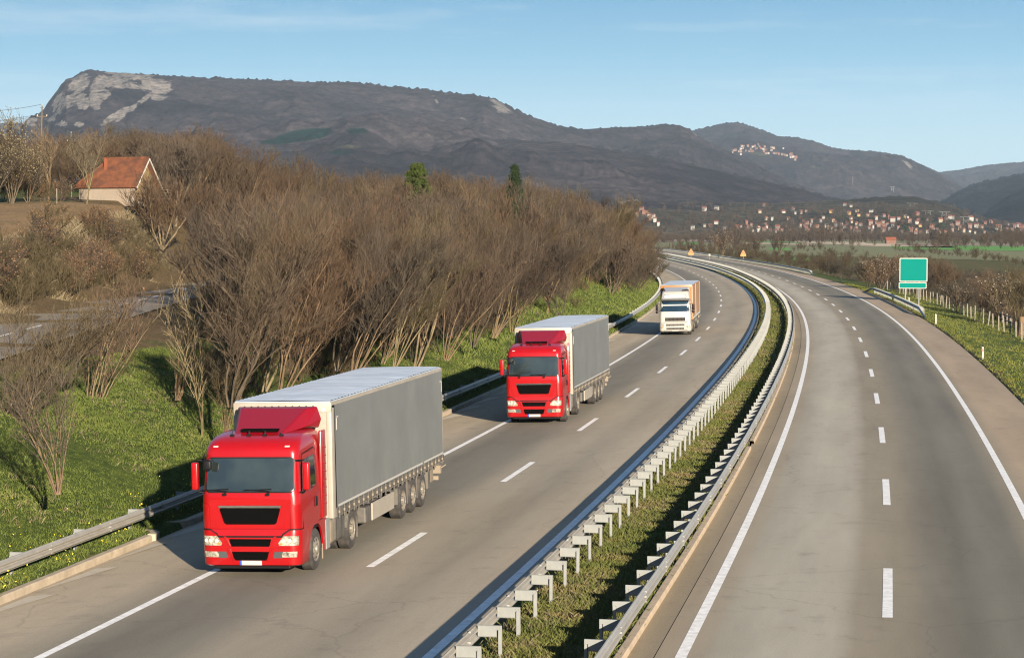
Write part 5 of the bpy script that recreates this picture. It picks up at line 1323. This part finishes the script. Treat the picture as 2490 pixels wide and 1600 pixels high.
MH = m_hill('winter_woodland_hill', (.0125, .0110, .0135), (.031, .0262, .0285)); MT = m_hill('foothill_scrub', (.024, .022, .017), (.060, .052, .036)); MD = m_hill('dark_wooded_hill', (.006, .010, .012), (.015, .017, .018))
def hill(name, crest, rc, r0, back, nx, nr, m, amp=1.0, px_pad=0, zf=-3.0, prof=1.0, seed=0, paint=None, tree=1.0):
    """crest: (photo column, photo row) of the skyline; the slope climbs from distance r0 to the crest at distance rc, then falls off behind"""
    cx = [c[0] for c in crest]; cy = [c[1] for c in crest]; px = np.linspace(cx[0]-px_pad, cx[-1]+px_pad, nx)
    # smooth skyline
    top = np.interp(px, cx, cy); z_c = CAMH+(HZ-top)/FPX*rc
    nb = int(nr*.12); rr = np.concatenate([r0+(rc-r0)*np.linspace(0, 1, nr-nb)**.9, rc+back*np.linspace(.08, 1, nb)])
    PX, RR = np.meshgrid(px, rr); ZC = np.meshgrid(z_c, rr)[0]
    t = np.clip((RR-r0)/(rc-r0), 0, 1); base = zf+(ZC-zf)*(t**prof)
    XX = (PX-1245)/FPX*RR
    sx, sy = XX+seed*971, RR+seed*377
    gul = (ridged(sx/900, sy/1500, 5)-.5)*210+(ridged(sx/260, sy/420, 4)-.5)*45
    env = np.sin(np.pi*np.clip(t, 0, 1))**.8*amp*np.clip((ZC-zf)/260, .12, 1.2)
    fine = (fbm(sx/46, sy/46, 4)-.5)*20+(fbm(sx/13, sy/13, 2)-.5)*9
    Z = base+gul*env+fine*np.clip(t*3, 0, 1)*np.clip(1.15-t, .25, 1)*amp*tree
    crestn = ((fbm(sx/16, sy/700+3, 2)-.5)*8+ (vn(sx/6, sy/900)-.5)*6)*(t > .985)*(RR <= rc)*tree; Z = Z+crestn
    # nothing on the slope may rise above the skyline seen from the bridge: flatten gently
    lim = CAMH+(ZC-CAMH)*RR/rc
    over = Z > lim-2*(1-t)*20; Z = np.where((RR < rc*.999) & (Z > lim-1), lim-1-(1-t)*8, Z)
    bk = RR > rc; Z = np.where(bk, ZC-(RR-rc)/back*(ZC-zf+60), Z)
    Z = np.where(t < .02, np.minimum(Z, zf-1), Z)
    at = {'rock': np.zeros(Z.size), 'pine': np.zeros(Z.size), 'meadow': np.zeros(Z.size)}
    if paint:
        rowy = HZ-(Z-CAMH)/RR*FPX
        for k, fn in paint.items(): at[k] = fn(PX, rowy, XX, RR, Z).ravel()
    o = npmesh(name, np.stack([XX, RR, Z], -1).reshape(-1, 3), grid_faces(len(rr), nx), m, smooth=True, attrs=at); tag(o, kind='structure'); return px, rr, Z
def blob(PX, PY, cx, cy, sx, sy, rot=0):
    a = math.radians(rot); u = (PX-cx)*math.cos(a)+(PY-cy)*math.sin(a); v = -(PX-cx)*math.sin(a)+(PY-cy)*math.cos(a)
    return np.clip(1.15-np.sqrt((u/sx)**2+(v/sy)**2), 0, 1)
def mx(*a):
    r_ = a[0]
    for q in a[1:]: r_ = np.maximum(r_, q)
    return r_
A = [(-20, 345), (30, 335), (52, 322), (66, 294), (80, 283), (98, 282), (110, 269), (121, 250), (138, 228), (154, 209), (165, 194), (182, 190), (201, 180), (212, 173), (234, 173), (262, 177), (325, 181), (391, 185), (468, 189), (551, 192), (658, 197), (700, 199), (800, 203), (847, 201), (934, 209), (1034, 218), (1134, 230), (1181, 236), (1217, 248), (1268, 273), (1318, 295), (1358, 308), (1398, 313), (1454, 330), (1537, 372), (1650, 430), (1800, 500), (1950, 545)]
def cliff(PX, PY, XX, RR, Z):
    reg = mx(blob(PX, PY, 160, 255, 44, 32, -20), blob(PX, PY, 248, 232, 34, 52, 18), blob(PX, PY, 320, 201, 108, 25, 4), blob(PX, PY, 398, 222, 36, 24, -30), blob(PX, PY, 195, 208, 40, 22, -40), blob(PX, PY, 205, 250, 22, 26), blob(PX, PY, 275, 288, 75, 9, -32), blob(PX, PY, 330, 262, 70, 8, -38), blob(PX, PY, 152, 303, 20, 9), blob(PX, PY, 196, 305, 17, 8), blob(PX, PY, 130, 292, 26, 7), blob(PX, PY, 84, 298, 22, 14))
    n = ridged((XX-Z*.8)/120+3, (Z+XX*.5)/50+RR/900, 5, .65); n2 = fbm(XX/38, Z/26, 4, .65)
    r_ = np.clip(reg*1.7, 0, 1)*(.66+1.5*(n-.56)+1.9*(n2-.5)); top = 0*PX
    r2 = mx(blob(PX, PY, 1215, 262, 55, 22, 38)*.85, blob(PX, PY, 1062, 248, 30, 9, 60)*.9, blob(PX, PY, 1120, 288, 70, 7, 22)*.8, blob(PX, PY, 1030, 330, 90, 10, 5)*.55)*(.35+.9*fbm(XX/70, Z/40, 4))
    return mx(r_, top, r2)
pa = {'rock': cliff,
      'pine': lambda PX, PY, XX, RR, Z: mx(blob(PX, PY, 740, 330, 90, 17, -8), blob(PX, PY, 868, 320, 34, 9), blob(PX, PY, 680, 345, 60, 9, -5), blob(PX, PY, 830, 372, 40, 6))*1.5*(PX < 915),
      'meadow': lambda PX, PY, XX, RR, Z: mx(blob(PX, PY, 860, 358, 90, 8, 4), blob(PX, PY, 990, 335, 80, 5, -8), blob(PX, PY, 660, 362, 50, 8))*.62}
hill('mountain', A, 6000, 2900, 900, 1000, 280, MH, 1.0, 0, seed=1, prof=1.25, paint=pa)
B0 = [(1380, 318), (1454, 313), (1537, 309), (1620, 304), (1652, 305), (1678, 318), (1720, 345), (1766, 366), (1849, 405), (1920, 440), (2000, 470), (2100, 500)]
hill('mountain', B0, 6900, 4200, 700, 420, 150, MH, .8, 0, seed=2, paint={'rock': lambda PX, PY, XX, RR, Z: blob(PX, PY, 1690, 328, 30, 6, 40)*.5, 'pine': lambda PX, PY, XX, RR, Z: Z*0, 'meadow': lambda PX, PY, XX, RR, Z: Z*0})
Bc = [(1600, 345), (1640, 330), (1690, 317), (1724, 309), (1766, 300), (1790, 299), (1828, 309), (1862, 322), (1890, 332), (1932, 335), (1974, 343), (2030, 363), (2078, 366), (2140, 371), (2192, 380), (2233, 398), (2285, 421), (2350, 455), (2420, 500)]
SB = hill('mountain', Bc, 9000, 5600, 1200, 560, 180, MH, .9, 0, seed=3, prof=1.1, paint={'rock': lambda PX, PY, XX, RR, Z: blob(PX, PY, 2205, 400, 32, 8, 40)*.7, 'pine': lambda PX, PY, XX, RR, Z: Z*0, 'meadow': lambda PX, PY, XX, RR, Z: mx(blob(PX, PY, 1990, 410, 90, 9, 14), blob(PX, PY, 1850, 378, 80, 12, 12))*.6})
Cc = [(2180, 432), (2240, 425), (2285, 419), (2327, 414), (2390, 403), (2440, 398), (2500, 394), (2640, 400)]
hill('mountain', Cc, 11500, 8000, 900, 200, 80, MH, .8, 0, seed=4)
Fc = [(-120, 298), (0, 300), (60, 302), (90, 316), (160, 340), (240, 380)]
hill('mountain', Fc, 10500, 7600, 900, 140, 60, MH, .7, 0, seed=5)
A2 = [(560, 450), (700, 425), (850, 395), (1000, 362), (1100, 345), (1250, 340), (1400, 352), (1500, 368), (1650, 395), (1800, 428), (1950, 462), (2050, 490), (2150, 520), (2280, 552)]
hill('hill', A2, 4900, 2800, 500, 620, 160, MH, .55, 0, seed=6, paint={'rock': lambda PX, PY, XX, RR, Z: Z*0, 'pine': lambda PX, PY, XX, RR, Z: blob(PX, PY, 1500, 440, 80, 12)*.4, 'meadow': lambda PX, PY, XX, RR, Z: mx(blob(PX, PY, 1650, 490, 260, 18, 4), blob(PX, PY, 1400, 410, 150, 6, 10))*.45})
Dd = [(2230, 520), (2260, 505), (2290, 488), (2327, 464), (2379, 443), (2431, 432), (2490, 421), (2640, 400)]
hill('hill', Dd, 6300, 4400, 900, 240, 90, MD, .6, 0, seed=7, prof=.8)
Ee = [(2350, 545), (2379, 521), (2410, 499), (2452, 473), (2500, 452), (2640, 400)]
hill('hill', Ee, 5200, 3700, 700, 180, 80, MD, .5, 0, seed=8, prof=.8)
A3 = [(1380, 492), (1500, 482), (1650, 486), (1780, 492), (1900, 494), (2000, 490), (2080, 484), (2140, 479), (2200, 477), (2260, 486), (2300, 497), (2350, 518), (2400, 540), (2480, 552), (2640, 556)]
fp, fr, fz = hill('hill', A3, 3700, 2550, 400, 620, 140, MT, .35, 0, seed=9, prof=.85, tree=.45, paint={'rock': lambda PX, PY, XX, RR, Z: Z*0, 'pine': lambda PX, PY, XX, RR, Z: Z*0, 'meadow': lambda PX, PY, XX, RR, Z: mx(blob(PX, PY, 2100, 530, 320, 15), blob(PX, PY, 1700, 535, 200, 8), blob(PX, PY, 1500, 505, 120, 8))*(.35+.4*vn(XX/90, RR/200))})
# ------------------------------------------------------------------ the town on the foothill and the village on the mountain
wallc = [('white', (.215, .205, .185)), ('cream', (.18, .155, .115)), ('yellow', (.22, .15, .055)), ('pink', (.12, .085, .07)), ('brick', (.11, .055, .04)), ('grey', (.10, .10, .10))]
roofc = [('red-roofed', (.105, .032, .022)), ('orange-roofed', (.125, .045, .024)), ('brown-roofed', (.05, .026, .02)), ('grey-roofed', (.055, .055, .055))]
WMt = [mat('house_wall_'+n, c, .9) for n, c in wallc]; RMt = [mat('house_roof_'+n, c, .9, var=.1, scale=.2) for n, c in roofc]
M['winmat'] = mat('dark_window', (.03, .03, .035), .3)
def far_house(x, y, z, w, dp, h, wi_, ri_, rz, label, group):
    m = MB(); m.box(-w/2, w/2, -dp/2, dp/2, -4, h); m.prism([(-dp/2, h), (dp/2, h), (0, h+dp*.30)], -w/2+.02, w/2-.02, 'x')
    o = m.build('house', WMt[wi_]); o.location = (x, y, z); o.rotation_euler = (0, 0, rz)
    q = MB(); e = .5; k = dp*.30/(dp/2)
    V = [(-w/2-e, -dp/2-e, h-e*k+.15), (w/2+e, -dp/2-e, h-e*k+.15), (w/2+e, 0, h+dp*.30+.15), (-w/2-e, 0, h+dp*.30+.15), (-w/2-e, dp/2+e, h-e*k+.15), (w/2+e, dp/2+e, h-e*k+.15)]
    q.add(V+[(a, b, c+.3) for a, b, c in V], [(0, 1, 2, 3), (3, 2, 5, 4), (6, 7, 8, 9), (9, 8, 11, 10), (0, 1, 7, 6), (4, 5, 11, 10), (1, 2, 8, 7), (2, 5, 11, 8), (0, 3, 9, 6), (3, 4, 10, 9)])
    q.build('roof', RMt[ri_], o)
    nw = 2 if w > 7.5 else 0
    for s in range(1):
        for i in range(nw):
            xx = -w/2+w*(i+.5)/nw; MB().box(xx-.6, xx+.6, -dp/2-.08, -dp/2-.02, h-2.2, h-.8).build('window', M['winmat'], o)
    tag(o, label, 'house', group); return o
def on_hill(px, py):
    """distance and height where the sight line meets the foothill sheet"""
    i = int(np.clip(np.searchsorted(fp, px), 1, len(fp)-1)); row = HZ-(fz[:, i]-CAMH)/fr*FPX
    for j in range(2, len(fr)):
        if row[j] <= py: return fr[j], fz[j, i]
        if fr[j] > 3690: break
    return 3600, fz[int(len(fr)*.85), i]
random.seed(55)
def where(px, py):
    z_ = 'left end' if px < 1760 else 'left part' if px < 1930 else 'middle' if px < 2110 else 'right part' if px < 2300 else 'right end'
    v = 'upper row' if py < 520 else 'middle row' if py < 543 else 'lowest row'
    return z_, v
known = [(1711, 511, 0, 0, 13), (1742, 509, 0, 3, 12), (1846, 516, 1, 0, 9), (1856, 501, 3, 1, 8), (1903, 516, 0, 0, 11), (1927, 510, 0, 0, 9), (1933, 519, 0, 3, 6), (1946, 518, 3, 0, 8), (1960, 514, 0, 0, 7), (2021, 516, 2, 1, 12), (2001, 530, 0, 3, 8), (2053, 499, 0, 0, 8), (2068, 502, 1, 3, 8), (2083, 514, 1, 1, 8), (2064, 520, 2, 1, 9), (2086, 524, 2, 0, 9), (2117, 514, 0, 3, 10), (2109, 525, 1, 0, 8), (2068, 532, 0, 0, 10), (2147, 525, 3, 0, 9), (2130, 533, 0, 1, 8), (2170, 538, 0, 0, 13), (2183, 534, 0, 0, 10), (2199, 528, 2, 3, 8), (2205, 532, 0, 2, 7), (2210, 540, 3, 0, 10), (2232, 536, 3, 1, 8), (2228, 543, 0, 0, 11), (2228, 522, 4, 0, 12), (2236, 550, 2, 0, 9), (2254, 537, 0, 2, 6), (2265, 552, 1, 1, 12), (2285, 540, 1, 1, 12), (2309, 531, 0, 0, 9), (2312, 546, 0, 2, 7), (2328, 547, 3, 0, 13), (2358, 534, 0, 0, 14), (2356, 553, 3, 0, 12), (2373, 552, 0, 0, 10), (2385, 553, 1, 1, 11), (2427, 557, 1, 1, 16), (2474, 545, 0, 0, 17), (2482, 553, 4, 0, 12), (2464, 552, 3, 0, 9), (1727, 550, 4, 1, 9), (1741, 543, 0, 0, 11), (1713, 550, 1, 3, 7), (1684, 558, 0, 3, 9), (1761, 558, 0, 3, 9), (1790, 556, 4, 0, 12), (1817, 560, 1, 1, 9), (1877, 534, 0, 3, 6), (1890, 558, 3, 1, 13), (1899, 562, 1, 0, 9), (1945, 552, 0, 0, 7), (1957, 555, 3, 0, 12), (1985, 552, 3, 1, 12), (2009, 552, 1, 3, 9), (2031, 552, 5, 2, 9), (1843, 562, 0, 2, 6), (1858, 563, 3, 1, 10), (2058, 544, 3, 0, 9), (2092, 547, 0, 0, 9), (2114, 546, 3, 0, 14), (2136, 551, 3, 1, 12), (2147, 555, 4, 1, 12), (2148, 563, 3, 0, 13), (2130, 562, 1, 3, 6), (2170, 552, 5, 2, 9), (2080, 555, 3, 2, 9), (2053, 552, 1, 0, 9), (2012, 556, 1, 2, 6), (2030, 562, 0, 2, 6)]
seenlab = {}
def unique(lab_):
    n = seenlab.get(lab_, 0); seenlab[lab_] = n+1; return lab_
town = list(known)
while len(town) < 165:
    px, py = random.uniform(1800, 2490), 567-36*random.random()**1.6
    if any(abs(px-a[0]) < 7 and abs(py-a[1]) < 3.5 for a in town): continue
    town.append((px, py, random.choice([0, 1, 3, 4, 5]), random.choice([0, 0, 1, 2]), random.uniform(5, 8.5)))
tl = {}
for px, py, wi_, ri_, wpx in town:
    dd, zz = on_hill(px, py+3); w = wpx*dd/FPX*.82; zx, vx = where(px, py)
    key = '%s house with %s walls in the %s, %s of the valley town' % (roofc[ri_][0], wallc[wi_][0], vx, zx)
    far_house(G(px, dd), dd, zz, w, min(w, 8), random.choice([2.8, 3.6, 4.6]) if wpx < 13 else 5, wi_, ri_, random.uniform(-.6, .6), key, 'houses of the valley town')
# houses on the slope above the end of the wood
for i, (px, py, wi_, ri_, wpx) in enumerate([(1513, 499, 0, 3, 15), (1527, 497, 0, 3, 11), (1545, 494, 0, 3, 9), (1524, 509, 3, 1, 8), (1530, 512, 3, 0, 7), (1560, 512, 3, 0, 8), (1563, 520, 4, 1, 8), (1575, 527, 0, 1, 8), (1572, 522, 3, 1, 7), (1588, 530, 0, 0, 7), (1592, 538, 0, 1, 7), (1549, 524, 1, 0, 6), (1580, 534, 3, 1, 6), (1600, 548, 0, 0, 6)]):
    dd, zz = on_hill(px, py+3); w = wpx*dd/FPX*1.1
    far_house(G(px, dd), dd, zz, w, min(w, 7), 5, wi_, ri_, random.uniform(-.5, .5), '%s house with %s walls, %s above the end of the wood' % (roofc[ri_][0], wallc[wi_][0], ['leftmost of the white row', 'middle of the white row', 'rightmost of the white row', 'below the white row', 'second below the white row', 'highest of the descending group', 'tallest of the descending group', 'fourth from the bottom', 'beside the tall brick one', 'third from the bottom', 'second from the bottom', 'left of the group', 'lowest but one', 'lowest'][i]), 'houses above the end of the wood')
# mountain village
rr = np.random.default_rng(12); vil = []
Zc = lambda px: None
for i in range(64):
    u = rr.random(); px = 1765+u*170+rr.normal(0, 4); py = 372+rr.normal(0, 6)+u*14-10*math.sin(u*3.1)
    if px < 1790 and rr.random() < .7: continue
    vil.append((px, py))
def ray_sheet(sheet, px, py):
    p_, r_, z_ = sheet; i = int(np.clip(np.searchsorted(p_, px), 1, len(p_)-1)); row = HZ-(z_[:, i]-CAMH)/r_*FPX
    for j in range(2, len(r_)):
        if row[j] <= py: return r_[j], z_[j, i]
    return None
for px, py in vil:
    q = ray_sheet(SB, px, py)
    if q is None: continue
    dd, zz = q; wi_ = int(rr.choice([0, 1, 3, 3, 3, 4])); ri_ = int(rr.choice([0, 0, 1, 1, 2])); w = rr.uniform(3.2, 6.5)*dd/FPX
    far_house(G(px, dd), dd, zz, w, w*.8, 5, wi_, ri_, rr.uniform(-.6, .6), '%s house with %s walls, %s of the village high on the mountain' % (roofc[ri_][0], wallc[wi_][0], 'left' if px < 1830 else 'centre' if px < 1890 else 'right'), 'houses of the mountain village')
# dark trees among the houses of the town
pts = []; random.seed(66)
for i in range(760):
    px, py = random.uniform(1600, 2520), random.uniform(500, 568); dd, zz = on_hill(px, py); pts.append((G(px, dd), dd, zz-.5, random.uniform(.3, .95), random.random()*6, i))
scatter_mesh('treeline', Bf, pts, M['twig_far'])
for i, (px, py, wpx, hpx) in enumerate([(2168, 530, 18, 17), (2101, 540, 10, 14), (2200, 560, 22, 14), (2288, 552, 26, 12), (2313, 540, 12, 10), (2011, 530, 8, 12), (1694, 552, 10, 10), (1880, 545, 9, 12), (2078, 545, 9, 9), (1856, 574, 11, 16)]):
    dd, zz = on_hill(px, py+4); 
    if i == 9: dd, zz = 2100, -3
    r_ = empty('dark_conifer', (G(px, dd), dd, zz)); tag(r_, ['tall dark conifer at the centre right of the town', 'narrow dark conifer in the middle of the town', 'dark clump of firs low in the town', 'broad dark bluish tree low in the right part of the town', 'dark fir by the houses of the right part', 'small dark fir at the upper left of the town', 'dark fir by the brick house at the far left of the town', 'dark tree in the left part of the town', 'small dark tree among the middle houses', 'dark green round tree at the edge of the fields'][i], 'tree', 'dark trees of the town')
    W_, H_ = wpx*dd/FPX, hpx*dd/FPX; g = np.random.default_rng(i); n = 700; f = g.random(n)**.7; a = g.uniform(0, 6.28, n); c = np.stack([np.cos(a)*(1-f)**.6*W_/2, np.sin(a)*(1-f)**.6*W_/2, .1*H_+f*H_*.9], 1)
    V, F = leafmesh([Vector(p) for p in c], W_*.10, i); npmesh('crown', V, F, M['pine'], r_); MB().tube([(0, 0, -1), (0, 0, H_*.6)], .3, 6).build('trunk', M['bark'], r_)
# lattice pylons and a striped mast on the slopes
def pylon(px, py, hpx, dd, label):
    dd, z = on_hill(px, py) if py > 495 else ray_sheet(SB, px, py)
    h_ = hpx*dd/FPX; r_ = MB(); t = .32*dd/4000
    for s in (-1, 1): r_.tube([(s*4, 0, -3), (s*3, 0, h_)], t, 4)
    r_.tube([(-8, 0, h_*.96), (8, 0, h_*.96)], t, 4); r_.tube([(-3.5, 0, h_*.3), (3.3, 0, h_*.7)], t*.6, 4); r_.tube([(3.5, 0, h_*.3), (-3.3, 0, h_*.7)], t*.6, 4)
    o = r_.build('pylon', M['galv2']); o.location = (G(px, dd), dd, z); tag(o, label, 'pylon', 'power pylons on the slopes')
for px, py, hp_, dd, l in ((2217, 505, 10, 3500, 'portal pylon on the low wooded spur above the town'), (2295, 532, 17, 3150, 'portal pylon beside the right part of the town'), (2255, 525, 10, 3300, 'smaller pylon between the other two above the town'), (2347, 551, 24, 2900, 'tallest thin pylon right of the town'), (2168, 472, 12, 4300, 'faint pylon higher up on the slope')): pylon(px, py, hp_, dd, l)
mm = MB(); dm, zm = ray_sheet(SB, 2072, 448); mm.tube([(0, 0, -5), (0, 0, 22*dm/6500)], .55, 8); o = mm.build('mast', M['galv2']); o.location = (G(2072, dm), dm, zm); tag(o, 'thin pale radio mast on the mountain slope', 'mast')

# ------------------------------------------------------------------ sky, sun, air, camera
w = bpy.data.worlds.new('World'); scene.world = w; w.use_nodes = True; nt = w.node_tree; bg = nt.nodes['Background']
sky = nt.nodes.new('ShaderNodeTexSky'); sky.sky_type = 'NISHITA'; sky.sun_disc = False; sky.sun_elevation = R(13.2); sky.sun_rotation = math.atan2(.30, -.954)
sky.altitude = 300; sky.air_density = 1.0; sky.dust_density = 1.0; sky.ozone_density = 4.0
tc = nt.nodes.new('ShaderNodeTexCoord'); gco = tc.outputs['Generated']
c1 = noi(nt, gco, 5.5, 8, .62, (1.0, 1.0, 9.0)); c2 = noi(nt, gco, 1.7, 3, .5, (1, 1, 5))
cl = mth(nt, 'MULTIPLY', ramp(nt, c1, [(.50, (0, 0, 0)), (.75, (1, 1, 1))]), ramp(nt, c2, [(.42, (0, 0, 0)), (.62, (1, 1, 1))]))
sepz = nt.nodes.new('ShaderNodeSeparateXYZ'); nt.links.new(gco, sepz.inputs[0]); zz_ = sepz.outputs[2]; K_ = 1/(SKYSTR*2**EXPO)
low = ramp(nt, mth(nt, 'DIVIDE', zz_, .125, clamp=True), [(0, tuple(K_*v for v in (.56, .70, .73))), (.3, tuple(K_*v for v in (.47, .68, .75))), (.62, tuple(K_*v for v in (.25, .53, .73))), (1, tuple(K_*v for v in (.09, .335, .60)))])
low2 = mix(nt, mth(nt, 'DIVIDE', mth(nt, 'SUBTRACT', zz_, .14), .35, clamp=True), low, sky.outputs[0])
cc = mix(nt, mth(nt, 'MULTIPLY', cl, .55), low2, tuple(K_*v for v in (.66, .78, .84)))
gam = nt.nodes.new('ShaderNodeHueSaturation'); gam.inputs['Saturation'].default_value = SKYSAT; gam.inputs['Hue'].default_value = SKYHUE; nt.links.new(cc, gam.inputs['Color']); nt.links.new(gam.outputs[0], bg.inputs['Color']); bg.inputs['Strength'].default_value = SKYSTR
L = bpy.data.lights.new('sun', 'SUN'); L.energy = SUN; L.angle = R(.53); L.color = (1.0, .87, .70); lo = link(bpy.data.objects.new('sun', L))
el = R(13.2); dv = Vector((-.30*math.cos(el), .954*math.cos(el), -math.sin(el))); lo.rotation_euler = dv.to_track_quat('-Z', 'Y').to_euler(); lo.location = (30, -100, 60)
if HAZE:
    hb = MB().box(-9000, 9000, -400, 16000, -8, 1050).build('haze', None) if False else None
    me = bpy.data.meshes.new('haze'); q = MB().box(-9500, 9500, -500, 15500, -700, 900); me.from_pydata(q.v, [], q.f); ho = link(bpy.data.objects.new('haze', me)); tag(ho, kind='stuff')
    hm = bpy.data.materials.new('haze_air'); hm.use_nodes = True; n2 = hm.node_tree; n2.nodes.clear(); out = n2.nodes.new('ShaderNodeOutputMaterial'); pv = n2.nodes.new('ShaderNodeVolumePrincipled')
    pv.inputs['Color'].default_value = (.62, .80, 1.0, 1); pv.inputs['Density'].default_value = HAZE; pv.inputs['Anisotropy'].default_value = .0
    n2.links.new(pv.outputs[0], out.inputs['Volume']); me.materials.append(hm)
cam = bpy.data.cameras.new('camera'); cam.sensor_fit = 'HORIZONTAL'; cam.sensor_width = 36; cam.lens = 36*FPX/2490; cam.clip_start = .5; cam.clip_end = 40000
co_ = link(bpy.data.objects.new('camera', cam)); co_.location = (0, 0, CAMH); co_.rotation_euler = (R(90)-math.atan2(800-HZ, FPX), 0, 0); scene.camera = co_
# the tree templates themselves are not part of the place
for t in TP.values():
    for c in TK[t.name]: bpy.data.objects.remove(c)
    bpy.data.objects.remove(t)
vs_ = scene.view_settings; vs_.view_transform = 'Standard'; vs_.look = 'None'; vs_.exposure = EXPO; vs_.gamma = 1.0; scene.display_settings.display_device = 'sRGB'
scene.render.engine = 'CYCLES'; cy = scene.cycles; cy.max_bounces = 6; cy.diffuse_bounces = 2; cy.glossy_bounces = 3; cy.transmission_bounces = 2; cy.volume_bounces = 0; cy.transparent_max_bounces = 4
cy.use_denoising = True; cy.denoiser = 'OPENIMAGEDENOISE'; cy.denoising_prefilter = 'NONE'; cy.use_adaptive_sampling = False; cy.pixel_filter_type = 'BLACKMAN_HARRIS'; cy.filter_width = 1.15; cy.caustics_reflective = False; cy.caustics_refractive = False
print('objects', len(bpy.data.objects), 'tris', sum(len(m.polygons) for m in bpy.data.meshes))
